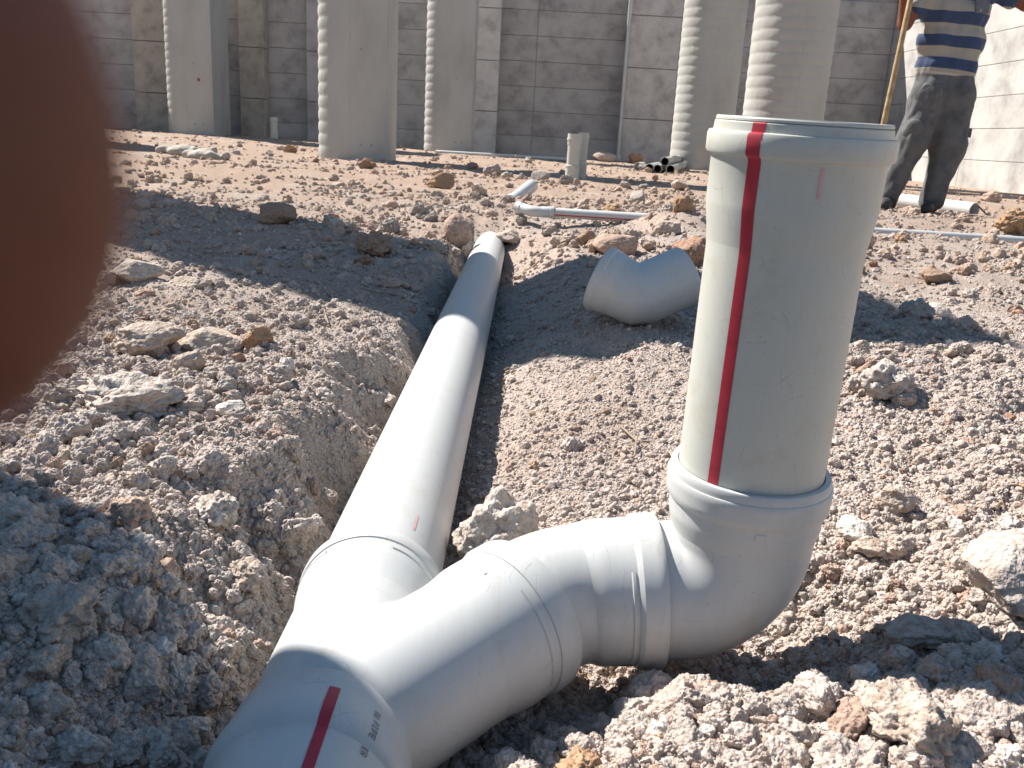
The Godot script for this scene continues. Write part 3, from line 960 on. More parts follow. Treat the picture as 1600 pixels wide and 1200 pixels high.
func column(x0: float, x1: float, front: float, r: float, h: float, both: bool, mat: Material, label: String, pitch := 0.15) -> void:
	# flat-faced concrete column whose left end (or both ends) is a ridged half round
	var y := height_at((x0 + x1) / 2.0, front - r) - 0.12
	var t := thing("concrete_column", Vector3(x0 + r, y, front - r), label, "column", "concrete columns")
	var w := x1 - x0 - r - (r if both else 0.0)
	if w > 0.02:
		var s := show_mesh("shaft", block(Vector3(w, h, 2.0 * r), 0.002), mat, t)
		s.position = Vector3(w / 2.0, h / 2.0, 0.0)
		for k in 3:                                               # tie holes near the foot
			var hole := show_mesh("tie_hole", sweep(straight(Vector3.ZERO, Vector3(0, 0, 0.05)), [[0.0, 0.016], [0.004, 0.014], [0.004, 0.0]], Vector3.UP, 0.0, TAU, 12), M.joint, t)
			hole.position = Vector3(w * (0.3 + 0.3 * (k % 2)), 0.32 + 1.1 * (k / 2), r)
	show_mesh("rounded_end", ridged_round(r, PI / 2.0, PI * 1.5, h, pitch, int(x0 * 10.0), not both), mat, t)
	if both:
		var e := show_mesh("rounded_end", ridged_round(r, -PI / 2.0, PI / 2.0, h, pitch, int(x0 * 10.0) + 1, false), mat, t)
		e.position = Vector3(maxf(w, 0.0), 0.0, 0.0)

func panelled_wall(called: String, from: Vector3, along: Vector3, facing: Vector3, length: float, h: float, panel_w: float, panel_h: float, mats: Array, label: String) -> void:
	var t := thing(called, from, label, "wall")
	var turn := Basis(along, Vector3.UP, facing)
	var core := show_mesh("core", block(Vector3(length, h + 0.5, 0.4), 0.02), M.joint, t)
	core.transform = Transform3D(turn, along * length / 2.0 + Vector3.UP * (h / 2.0 - 0.25) - facing * 0.2)
	var shapes := []
	for k in 3: shapes.append(block(Vector3(panel_w - 0.006, panel_h - 0.007, 0.03 + 0.004 * k), 0.005))
	var rows := int(h / panel_h)
	for i in int(length / panel_w):
		for j in rows:
			var k := rng.randi() % 3
			var p := show_mesh("panel", shapes[k], mats[rng.randi() % mats.size()], t)
			p.transform = Transform3D(turn, along * ((i + 0.5) * panel_w) + Vector3.UP * ((j + 0.5) * panel_h - 0.1) + facing * 0.012)

func make_concrete() -> void:
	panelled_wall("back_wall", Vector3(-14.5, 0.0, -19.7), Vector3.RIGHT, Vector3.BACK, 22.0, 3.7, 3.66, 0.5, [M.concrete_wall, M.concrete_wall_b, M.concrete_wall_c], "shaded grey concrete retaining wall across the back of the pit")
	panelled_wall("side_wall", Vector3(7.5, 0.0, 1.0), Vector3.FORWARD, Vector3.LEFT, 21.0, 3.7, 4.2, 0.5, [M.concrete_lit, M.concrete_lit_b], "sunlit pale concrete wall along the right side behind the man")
	for s: Array in [[-8.08, -7.35, 0.55, "concrete_tan", "tan concrete pilaster at the far left of the back wall"], [-5.98, -5.46, 0.35, "concrete_tan", "brownish pilaster right behind the far left column"], [-4.62, -4.3, 0.2, "concrete_wall", "narrow grey pilaster left of the flat-faced column"], [-1.09, -0.62, 0.35, "concrete_pier", "pale pilaster just right of the slim ridged column"], [1.99, 3.02, 0.45, "concrete_pier", "wide pilaster with white edge pipe in the middle of the back wall"]]:
		var x: float = (s[0] + s[1]) / 2.0
		var p := thing("wall_pilaster", Vector3(x, 0.0, -19.6), s[4], "pilaster", "pilasters on the back wall")
		var seam := 0.0
		for j in 4:
			var b := show_mesh("lift", block(Vector3(s[1] - s[0], 0.99, s[2]), 0.01), M[s[3]], p)
			b.position = Vector3(0.0, j * 1.0 + 0.35, s[2] / 2.0 - 0.05 + seam)
			seam = 0.004 if seam == 0.0 else 0.0
	var wp := thing("edge_pipe", Vector3(1.95, 0.0, -19.12), "thin white pipe standing against the left edge of the wide pilaster", "pipe")
	show_mesh("barrel", sweep(straight(Vector3.ZERO, Vector3.UP), [[-0.1, 0.035], [3.6, 0.035], [3.6, 0.0]], Vector3.BACK, 0.0, TAU, 16), M.pipe_white, wp)
	show_mesh("foot_collar", sweep(straight(Vector3.ZERO, Vector3.UP), [[-0.1, 0.06], [0.12, 0.06], [0.125, 0.035]], Vector3.BACK, 0.0, TAU, 16), M.pipe_white, wp)
	column(-7.02, -6.0, -17.7, 0.50, 6.0, false, M.concrete_column, "grey column far left with red spot and ridged sunlit edge")
	column(-2.60, -1.70, -11.2, 0.46, 6.0, false, M.concrete_column, "broad flat-faced column left of centre with ridged left edge")
	column(-1.86, -0.98, -16.6, 0.46, 6.0, false, M.concrete_column, "slim ridged column at centre beside the pale pilaster")
	column(2.53, 3.55, -15.4, 0.51, 6.0, true, M.concrete_column, "round ridged column behind the grey pipe stack")
	column(2.95, 4.0, -12.1, 0.525, 6.0, true, M.concrete_column, "nearest round ridged column right behind the standing pipe's rim", 0.145)
	# columns outside the picture whose long shadows cross the trench and the wye
	column(-4.56, -3.5, -5.39, 0.43, 6.15, false, M.concrete_column, "column beyond the left edge that shades the middle of the trench")
	column(-3.1, -2.0, -1.12, 0.48, 6.6, false, M.concrete_column, "column left of the camera that shades the near end of the wye")
	column(-9.6, -8.6, -13.6, 0.48, 6.3, false, M.concrete_column, "column beyond the left edge that shades the far left ground")
	var spot := thing("paint_spot", Vector3(-6.26, 1.1, -17.695), "small red paint spot on the far left column", "paint mark")
	show_mesh("dab", sweep(straight(Vector3.ZERO, Vector3(0, 0, 1)), [[0.0, 0.034], [0.002, 0.03], [0.003, 0.0]], Vector3.UP, 0.0, TAU, 7), M.red, spot)


# ------------------------------------------------------------------ people
func fold(p: Vector3) -> float:
	return 0.017 * noise_cloth.get_noise_3d(p.x * 1.6, p.y * 0.9, p.z * 1.6) + 0.009 * noise_cloth.get_noise_3d(p.x * 4.0 + 9.0, p.y * 2.2, p.z * 4.0)

func make_man() -> void:
	var g := height_at(2.6, -6.05)
	var base := Vector3(2.61, g, -6.05)
	var t := thing("person", base, "man in a blue and cream striped shirt and dark baggy trousers holding a pole", "person")
	var at := func(x: float, y: float, z: float) -> Vector3: return Vector3(x - base.x, y - base.y, z - base.z)
	var y0 := g
	var shoulder_l: Vector3 = at.call(2.49, 1.46, -6.06)
	var shoulder_r: Vector3 = at.call(2.835, 1.46, -6.06)
	var elbow_l: Vector3 = at.call(2.335, 1.205, -5.99)
	var wrist_l: Vector3 = at.call(2.262, 1.45, -5.90)
	var elbow_r: Vector3 = at.call(3.085, 1.36, -6.02)
	var wrist_r: Vector3 = at.call(3.27, 1.50, -5.93)
	var head: Vector3 = at.call(2.665, 1.70, -6.03)
	var skin := [
		[at.call(2.60, 0.90, -6.06), at.call(2.73, 0.90, -6.06), 0.08, 0.08], [at.call(2.665, 0.9, -6.06), at.call(2.66, 1.36, -6.06), 0.085, 0.085],
		[shoulder_l, shoulder_r, 0.055, 0.055], [at.call(2.66, 1.40, -6.06), at.call(2.663, 1.58, -6.05), 0.07, 0.052],
		[head + Vector3(0, 0.02, -0.01), head + Vector3(0, 0.05, -0.01), 0.088, 0.085], [head + Vector3(0, -0.05, 0.015), head + Vector3(0, -0.085, 0.03), 0.06, 0.04],
		[head + Vector3(0, 0.0, 0.085), head + Vector3(0, -0.03, 0.098), 0.012, 0.017], [head + Vector3(-0.087, 0.0, 0.0), head + Vector3(-0.09, -0.03, 0.0), 0.014, 0.012], [head + Vector3(0.087, 0.0, 0.0), head + Vector3(0.09, -0.03, 0.0), 0.014, 0.012],
		[shoulder_l, elbow_l, 0.052, 0.042], [elbow_l, wrist_l, 0.043, 0.029], [shoulder_r, elbow_r, 0.052, 0.042], [elbow_r, wrist_r, 0.042, 0.029],
		[at.call(2.60, 0.86, -6.06), at.call(2.52, 0.49, -6.05), 0.085, 0.06], [at.call(2.52, 0.49, -6.05), at.call(2.455, y0 + 0.09, -6.07), 0.06, 0.04],
		[at.call(2.75, 0.86, -6.06), at.call(2.755, 0.49, -6.05), 0.085, 0.06], [at.call(2.755, 0.49, -6.05), at.call(2.715, y0 + 0.09, -6.07), 0.06, 0.04]]
	for side in 2:                                               # hands closed: one round the pole, one half open
		var w := wrist_l if side == 0 else wrist_r
		var up := Vector3(0.03, 0.09, 0.01).normalized() if side == 0 else Vector3(0.6, 0.7, 0.3).normalized()
		var across := Vector3(0.0, 0.15, 1.0).normalized()
		var out := up.cross(across).normalized()
		skin.append([w, w + up * 0.065, 0.027, 0.030])
		for f in 4:
			var k := w + up * (0.040 + 0.019 * f) + across * 0.024
			skin.append([k, k + across * 0.024 + out * 0.012, 0.0095, 0.009])
			skin.append([k + across * 0.024 + out * 0.012, k + across * 0.016 + out * (0.040 - 0.003 * absf(f - 1.5)), 0.009, 0.008])
		skin.append([w + up * 0.025 + out * 0.012, w + up * 0.05 + out * 0.04 + across * 0.008, 0.0115, 0.010])
		skin.append([w + up * 0.05 + out * 0.04 + across * 0.008, w + up * 0.078 + out * 0.044 + across * 0.014, 0.010, 0.0085])
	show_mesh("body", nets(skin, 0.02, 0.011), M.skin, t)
	show_mesh("hair", nets([[head + Vector3(0, 0.045, -0.025), head + Vector3(0, 0.075, 0.0), 0.098, 0.083], [head + Vector3(0, -0.03, -0.05), head + Vector3(0, 0.02, -0.04), 0.07, 0.09]], 0.02, 0.012), M.hair, t)
	var hem: float = 0.915 - base.y
	show_mesh("shirt", nets([
		[at.call(2.585, 0.955, -6.06), at.call(2.755, 0.955, -6.06), 0.108, 0.108], [at.call(2.575, 1.12, -6.06), at.call(2.765, 1.12, -6.06), 0.112, 0.112], [at.call(2.57, 1.30, -6.06), at.call(2.765, 1.30, -6.06), 0.118, 0.118],
		[at.call(2.52, 1.435, -6.06), at.call(2.80, 1.435, -6.06), 0.088, 0.088], [shoulder_l, shoulder_l.lerp(elbow_l, 0.62), 0.076, 0.072], [shoulder_r, shoulder_r.lerp(elbow_r, 0.60), 0.074, 0.068]],
		0.05, 0.011, fold, false, func(p: Vector3) -> Vector2: return Vector2(0.5, (p.y - hem + 0.05 * p.x + 0.01 * noise_cloth.get_noise_3dv(p)) / 0.8)), M.striped, t)
	var chest := show_mesh("chest_pocket", block(Vector3(0.095, 0.11, 0.012), 0.004), M.patch, t)
	chest.transform = Transform3D(Basis.from_euler(Vector3(-0.05, 0.2, 0.06)), at.call(2.775, 1.335, -5.945))
	var trousers := show_mesh("trousers", nets([
		[at.call(2.585, 0.93, -6.06), at.call(2.755, 0.93, -6.06), 0.100, 0.100], [at.call(2.60, 0.80, -6.06), at.call(2.75, 0.80, -6.06), 0.112, 0.116],
		[at.call(2.595, 0.80, -6.06), at.call(2.525, 0.50, -6.04), 0.118, 0.098], [at.call(2.525, 0.50, -6.04), at.call(2.44, 0.14, -6.06), 0.094, 0.062],
		[at.call(2.755, 0.80, -6.06), at.call(2.762, 0.50, -6.04), 0.122, 0.112], [at.call(2.762, 0.50, -6.04), at.call(2.725, 0.14, -6.06), 0.104, 0.076]],
		0.045, 0.0115, fold), M.trousers, t)
	var cargo := show_mesh("pocket_flap", nets([[Vector3(-0.03, -0.09, 0), Vector3(-0.02, 0.09, 0), 0.05, 0.045], [Vector3(0.03, -0.09, 0), Vector3(0.025, 0.09, 0), 0.05, 0.045]], 0.02, 0.011, fold), M.pocket, trousers)
	cargo.transform = Transform3D(Basis.from_euler(Vector3(0.08, -0.5, -0.22)) * Basis.from_scale(Vector3(1, 1, 0.42)), at.call(2.535, 0.74, -5.975))
	tag(cargo, "lighter grey hanging pocket flap")
	var rag := show_mesh("knee_patch", nets([[Vector3(-0.02, -0.03, 0), Vector3(-0.01, 0.03, 0), 0.034, 0.036], [Vector3(0.015, -0.045, 0), Vector3(0.022, 0.02, 0), 0.034, 0.036]], 0.03, 0.009), M.pocket, trousers)
	rag.transform = Transform3D(Basis.from_euler(Vector3(0.1, -0.6, -0.38)) * Basis.from_scale(Vector3(1, 1, 0.5)), at.call(2.485, 0.575, -5.965))
	tag(rag, "lighter grey patch above the knee")
	var tab := show_mesh("side_tab", prism(PackedVector2Array([Vector2(-0.03, -0.008), Vector2(0.035, -0.004), Vector2(0.035, 0.004), Vector2(-0.03, 0.008)]), 0.0, 0.06), M.trousers, trousers)
	tab.position = at.call(2.862, 0.545, -6.04)
	for s in 2:
		var ankle: Vector3 = at.call(2.436, y0 + 0.05, -6.04) if s == 0 else at.call(2.715, y0 + 0.045, -6.04)
		var toe := Vector3(-0.08, -0.008, 0.13)
		show_mesh("shoe", nets([[ankle + Vector3(0.02, 0, -0.05), ankle + toe, 0.045, 0.034], [ankle + Vector3(0.0, 0.05, -0.02), ankle, 0.045, 0.05], [ankle + Vector3(0.02, -0.02, -0.05), ankle + toe + Vector3(0, -0.012, 0), 0.03, 0.028]], 0.02, 0.008), M.shoe, t)
	# the pole he holds
	var top := Vector3(2.335, 1.75, -5.90)
	var foot := Vector3(2.195, 0.03, -5.80)
	var pole := thing("wooden_pole", foot, "long pale wooden pole held upright by the man in the striped shirt", "pole")
	var l := foot.distance_to(top)
	show_mesh("shaft", sweep(straight(Vector3.ZERO, top - foot), [[0.0, 0.0], [0.0, 0.015], [0.01, 0.0175], [l - 0.02, 0.0165], [l, 0.010], [l, 0.0]], Vector3.BACK, 0.0, TAU, 16), M.wood, pole)

func make_photographer(view: Transform3D) -> void:
	# the photographer's hand and phone: one fingertip hangs in front of the lens
	var phone := thing("phone", view * Vector3(0.055, -0.022, 0.009), "dark phone held at the camera's own position", "phone")
	phone.basis = view.basis
	show_mesh("case", block(Vector3(0.162, 0.076, 0.008), 0.003), M.phone, phone)
	var glass := show_mesh("screen", block(Vector3(0.154, 0.070, 0.001), 0.0004), M.screen, phone)
	glass.position = Vector3(0, 0, 0.0043)
	var hand := thing("person_hand", view.origin, "blurred brown fingertip of the photographer covering the left edge of the lens", "hand")
	hand.basis = view.basis
	var tip := Vector3(-0.0236, 0.0069, -0.026)
	var list := [
		[tip, Vector3(-0.042, 0.0066, -0.024), 0.0116, 0.0112], [Vector3(-0.042, 0.0066, -0.024), Vector3(-0.070, 0.001, -0.022), 0.0108, 0.0112], [Vector3(-0.070, 0.001, -0.022), Vector3(-0.094, -0.018, 0.006), 0.0110, 0.0135]]
	for f in 3:
		var y := -0.040 - 0.019 * f
		var knuckle := Vector3(-0.098, y + 0.003 * f, 0.008)
		list.append([knuckle, Vector3(-0.078, y, -0.020), 0.0125, 0.0105])
		list.append([Vector3(-0.078, y, -0.020), Vector3(-0.052, y + 0.002, -0.014 - 0.001 * f), 0.0105, 0.0095])
		list.append([Vector3(-0.052, y + 0.002, -0.014), Vector3(-0.034 - 0.004 * f, y + 0.003, -0.006), 0.0095, 0.0082])
	list.append([Vector3(-0.094, -0.022, 0.010), Vector3(-0.102, -0.078, 0.016), 0.017, 0.017])
	list.append([Vector3(-0.100, -0.040, 0.030), Vector3(-0.104, -0.090, 0.034), 0.018, 0.020])
	list.append([Vector3(-0.098, -0.085, 0.034), Vector3(-0.066, -0.058, 0.038), 0.015, 0.0125])
	list.append([Vector3(-0.066, -0.058, 0.038), Vector3(-0.035, -0.040, 0.024), 0.0125, 0.010])
	list.append([Vector3(-0.106, -0.100, 0.034), Vector3(-0.150, -0.190, 0.090), 0.027, 0.032])
	list.append([Vector3(-0.150, -0.190, 0.090), Vector3(-0.235, -0.330, 0.200), 0.032, 0.042])
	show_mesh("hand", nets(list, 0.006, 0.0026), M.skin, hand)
	show_mesh("fingernail", nets([[tip + Vector3(0.003, 0.001, -0.0090), tip + Vector3(-0.006, 0.0, -0.0090), 0.0022, 0.0024]], 0.002, 0.0008), M.pink, hand)
	# the photographer crouches behind the lens and keeps the sky off the finger
	var who := thing("person", Vector3(0.03, height_at(0.03, 0.6), 0.6), "photographer crouching behind the phone, outside the picture", "person")
	var q := func(x: float, y: float, z: float) -> Vector3: return Vector3(x, y, z) - who.position
	var face: Vector3 = q.call(0.06, 0.66, 0.40)
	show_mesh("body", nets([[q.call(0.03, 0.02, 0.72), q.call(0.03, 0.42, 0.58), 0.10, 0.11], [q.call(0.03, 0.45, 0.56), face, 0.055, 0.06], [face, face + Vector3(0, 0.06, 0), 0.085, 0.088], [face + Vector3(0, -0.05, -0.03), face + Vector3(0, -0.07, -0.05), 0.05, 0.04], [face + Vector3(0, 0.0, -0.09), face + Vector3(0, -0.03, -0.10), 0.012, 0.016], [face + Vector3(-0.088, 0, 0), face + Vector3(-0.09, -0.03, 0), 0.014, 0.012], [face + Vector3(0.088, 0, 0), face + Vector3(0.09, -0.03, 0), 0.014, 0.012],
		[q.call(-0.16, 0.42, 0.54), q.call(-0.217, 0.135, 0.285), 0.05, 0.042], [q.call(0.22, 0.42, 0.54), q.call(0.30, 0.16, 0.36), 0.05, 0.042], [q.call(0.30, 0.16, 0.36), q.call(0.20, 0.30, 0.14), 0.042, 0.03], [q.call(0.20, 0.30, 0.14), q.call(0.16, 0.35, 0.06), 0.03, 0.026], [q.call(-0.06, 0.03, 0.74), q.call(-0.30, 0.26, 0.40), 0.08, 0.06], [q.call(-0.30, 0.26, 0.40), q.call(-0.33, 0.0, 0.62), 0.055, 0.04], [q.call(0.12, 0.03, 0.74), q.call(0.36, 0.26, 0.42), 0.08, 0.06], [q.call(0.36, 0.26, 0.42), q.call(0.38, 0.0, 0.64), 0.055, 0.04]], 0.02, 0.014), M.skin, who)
	show_mesh("shirt", nets([[q.call(-0.03, 0.06, 0.72), q.call(-0.08, 0.40, 0.57), 0.115, 0.115], [q.call(0.09, 0.06, 0.72), q.call(0.14, 0.40, 0.57), 0.115, 0.115], [q.call(-0.16, 0.42, 0.54), q.call(-0.20, 0.22, 0.36), 0.075, 0.06], [q.call(0.22, 0.42, 0.54), q.call(0.28, 0.24, 0.42), 0.075, 0.06]], 0.05, 0.015, fold), M.bag, who)
	show_mesh("trousers", nets([[q.call(-0.05, 0.02, 0.74), q.call(0.11, 0.02, 0.74), 0.12, 0.12], [q.call(-0.06, 0.03, 0.74), q.call(-0.30, 0.26, 0.40), 0.11, 0.085], [q.call(-0.30, 0.26, 0.40), q.call(-0.33, 0.03, 0.61), 0.085, 0.07], [q.call(0.12, 0.03, 0.74), q.call(0.36, 0.26, 0.42), 0.11, 0.085], [q.call(0.36, 0.26, 0.42), q.call(0.38, 0.03, 0.63), 0.085, 0.07]], 0.05, 0.015, fold), M.trousers, who)
	for s in 2:
		var heel: Vector3 = q.call(-0.33 if s == 0 else 0.38, height_at(-0.33 if s == 0 else 0.38, 0.62) + 0.04, 0.64)
		show_mesh("shoe", nets([[heel, heel + Vector3(0, -0.005, -0.19), 0.045, 0.036]], 0.01, 0.01), M.shoe, who)


# ------------------------------------------------------------------ stones one can pick out
func make_stones() -> void:
	var shapes := []
	for i in 14:
		shapes.append(stone_mesh(i, 4, 9 + (i * 5) % 9, 0.10 + 0.05 * (i % 4), 0.72 + 0.06 * (i % 4)))
	var clods := []
	for i in 6: clods.append(stone_mesh(40 + i, 4, 6, 0.42, 0.8))
	# x, z, width, height share, turn, look, shape (100+: crumbly clod), label
	var list := [
		[-0.62, -7.04, 0.22, 0.72, 0.4, "orange", 1, "rust-brown block standing alone on the ground beyond the trench"],
		[-0.295, -4.20, 0.15, 1.25, 1.1, "pink", 4, "tall brown stone leaning on the left of the long pipe's far end"],
		[-0.055, -4.55, 0.15, 0.55, 2.3, "beige", 2, "flat stone wedged on the right of the long pipe's far end"],
		[0.413, -3.80, 0.19, 0.72, 0.2, "pink", 0, "pink boulder behind the loose elbow, cream on top"],
		[0.665, -3.46, 0.17, 0.8, 1.6, "red", 3, "reddish boulder half hidden behind the standing pipe"],
		[0.69, -4.15, 0.14, 0.8, 2.7, "beige", 5, "beige lump in the rubble heap left of the standing pipe"],
		[0.30, -3.95, 0.10, 0.7, 0.9, "brown", 7, "brown stone just left of the pink boulder"],
		[-1.19, -4.34, 0.20, 0.62, -0.4, "brown", 6, "dark angular block on the edge of the long shadow"],
		[-0.008, -1.150, 0.115, 1.0, 0.7, "pale", 103, "round crumbly limestone between the long pipe and the wye branch", 0.03],
		[0.59, -0.905, 0.150, 0.66, 0.5, "pale", 8, "large pale boulder at the right edge in full sun"],
		[0.462, -1.085, 0.046, 0.8, 1.9, "white", 9, "bright white chunk of limestone right of the elbow collar"],
		[0.475, -1.05, 0.045, 0.6, 0.3, "beige", 2, "small beige stone under the bright white chunk"],
		[0.462, -0.868, 0.070, 0.46, 0.1, "grey", 10, "smooth grey oval stone lying in the pipe's shadow", 0.014],
		[0.030, -0.690, 0.040, 1.1, 0.6, "pale", 101, "upright pale clod at the bottom edge right of the wye"],
		[0.082, -0.690, 0.046, 1.1, 2.1, "orange", 102, "orange-brown clod at the bottom edge beside the white pebbles"],
		[0.054, -0.712, 0.015, 0.9, 0.2, "white", 9, "upper white pebble between two clods at the bottom edge"],
		[0.050, -0.690, 0.016, 0.8, 1.2, "white", 11, "lower white pebble between two clods at the bottom edge"],
		[-0.76, -1.78, 0.13, 0.5, 0.3, "beige", 6, "long beige slab lying left of the trench"],
		[-0.66, -1.87, 0.15, 0.5, -0.3, "beige", 12, "wedge-shaped slab right of the long beige slab"],
		[-0.55, -1.86, 0.065, 0.85, 0.9, "orange", 7, "orange-tan angular stone right of the wedge-shaped slab"],
		[-0.61, -1.61, 0.06, 0.9, 1.3, "beige", 3, "beige stone below the two slabs left of the trench"],
		[-0.63, -1.40, 0.15, 0.5, 0.2, "pale", 104, "broad flat crust of pale limestone left of the trench"],
		[-0.467, -1.41, 0.046, 0.75, 0.5, "white", 9, "white flinty stone in the rubble left of the long pipe"],
		[-0.386, -0.906, 0.035, 0.9, 0.1, "pink", 5, "rounded pinkish stone on the near left bank"],
		[2.64, -4.83, 0.18, 0.75, 0.4, "orange", 103, "brown boulder at the right edge beside the thin pipe"],
		[0.683, -1.58, 0.105, 0.7, 0.9, "pale", 105, "pale crumbly lump right of the standing pipe below the shadow"],
		[0.695, -1.68, 0.05, 0.8, 0.4, "brown", 1, "small brown stone tucked behind the pale crumbly lump"],
		[1.05, -2.33, 0.10, 0.8, 0.5, "grey", 100, "dark jagged rock at the tip of the shadow right of the standing pipe"],
		[1.55, -17.6, 0.45, 0.6, 0.3, "beige", 0, "big beige boulder far back left of the wide pilaster"],
		[2.12, -17.5, 0.32, 0.75, 1.0, "red", 3, "reddish boulder far back at the foot of the wide pilaster"],
		[1.25, -2.62, 0.09, 0.75, 1.1, "pale", 4, "pale stone with brown side beyond the jagged rock"],
		[-1.22, -2.80, 0.17, 0.5, 0.2, "pale", 12, "pale slab at the left beside the finger, in sun"],
		[-1.04, -2.78, 0.13, 0.4, 0.7, "beige", 2, "tilted beige flake on the sunny side of the long shadow"],
		[-0.60, -3.57, 0.16, 0.7, 1.4, "brown", 100, "brown crumbly lump deep in the long shadow near the pipe"],
		[-0.79, -3.41, 0.09, 0.8, 0.4, "grey", 5, "grey stone in the middle of the long shadow"],
		[-1.62, -9.46, 0.2, 0.6, 0.9, "red", 7, "reddish stone in front of the broad flat-faced column"],
		[0.53, -1.13, 0.055, 0.75, 0.3, "beige", 6, "beige stone right of the bright white chunk"],
		[0.45, -0.725, 0.046, 0.9, 0.9, "pale", 101, "pale clod in the lower right heap, nearest the corner"],
		[0.362, -0.668, 0.080, 0.75, 1.9, "beige", 105, "big beige clod in the middle of the lower right heap"],
		[0.274, -0.69, 0.034, 0.85, 0.2, "pale", 102, "small pale clod left of the big beige clod"],
		[-0.43, -0.765, 0.070, 0.75, 0.7, "grey", 104, "big grey clod in the shade at lower left"],
		[-0.385, -1.075, 0.060, 0.8, 1.2, "pale", 100, "crumbly clod high on the left bank of the trench"],
		[-0.452, -0.98, 0.050, 0.8, 0.3, "pink", 101, "pinkish clod at the left on the shadow's edge"],
		[-0.315, -0.985, 0.048, 0.7, 2.2, "beige", 103, "beige clod on the slope left of the wye"],
		[0.95, -3.9, 0.13, 0.8, 0.6, "pink", 8, "pinkish stone in the heap right behind the standing pipe's left side"],
		[1.55, -3.3, 0.12, 0.6, 0.6, "brown", 10, "flat brown stone on the bare ground right of the standing pipe"]]
	for s: Array in list:
		var w: float = s[2]
		var mesh: ArrayMesh = clods[s[6] - 100] if s[6] >= 100 else shapes[s[6]]
		var o := show_mesh("boulder" if w > 0.1 else "stone", mesh, M["stone_" + s[5]])
		var half := w * 0.5 / 0.9
		o.transform = Transform3D(Basis.from_euler(Vector3(0.1 * sin(s[0] * 9.0), s[4], 0.12 * cos(s[1] * 7.0))) * Basis.from_scale(Vector3(half, half * s[3] * 1.15, half)), Vector3(s[0], height_at(s[0], s[1]) + half * s[3] * 0.5 + (s[8] if s.size() > 8 else 0.0), s[1]))
		tag(o, s[7], "rock")
	# many more, alike
	var zones := [
		["crumbly stone among the heaped rubble left of the long pipe", "stones heaped left of the trench", 70, -1.5, -0.36, -3.4, -0.75, 0.022, 0.07],
		["stone lying on the loose ground right of the standing pipe", "stones right of the standing pipe", 50, 0.42, 1.9, -3.8, -0.8, 0.018, 0.06],
		["lump in the low rubble ridge at the far end of the long pipe", "lumps of the rubble ridge", 60, -1.1, 2.0, -5.4, -3.6, 0.045, 0.14],
		["tan stone scattered on the flat pit floor before the columns", "stones on the flat pit floor", 60, -4.2, 5.5, -14.0, -6.2, 0.06, 0.2]]
	var looks := ["pale", "pale", "beige", "beige", "pink", "red", "grey", "orange"]
	for zone: Array in zones:
		var made := 0
		while made < zone[2]:
			var x := rng.randf_range(zone[3], zone[4])
			var z := rng.randf_range(zone[5], zone[6])
			if on_pipe(x, z, 0.06) or absf(x) > -z * 0.66 + 0.1 or Vector2(x - 2.61, z + 6.05).length() < 0.45: continue
			made += 1
			var w: float = zone[7] * pow(zone[8] / zone[7], pow(rng.randf(), 1.6))
			var o := show_mesh("stone", shapes[rng.randi() % shapes.size()] if rng.randf() < 0.5 else clods[rng.randi() % 6], M["stone_" + looks[rng.randi() % looks.size()]])
			var half := w * 0.5
			o.transform = Transform3D(Basis.from_euler(Vector3(rng.randf_range(-0.5, 0.5), rng.randf() * TAU, rng.randf_range(-0.5, 0.5))) * Basis.from_scale(Vector3(half, half * rng.randf_range(0.65, 1.1), half * rng.randf_range(0.8, 1.1))), Vector3(x, height_at(x, z) + half * rng.randf_range(0.15, 0.5), z))
			tag(o, zone[0], "rock", zone[1])

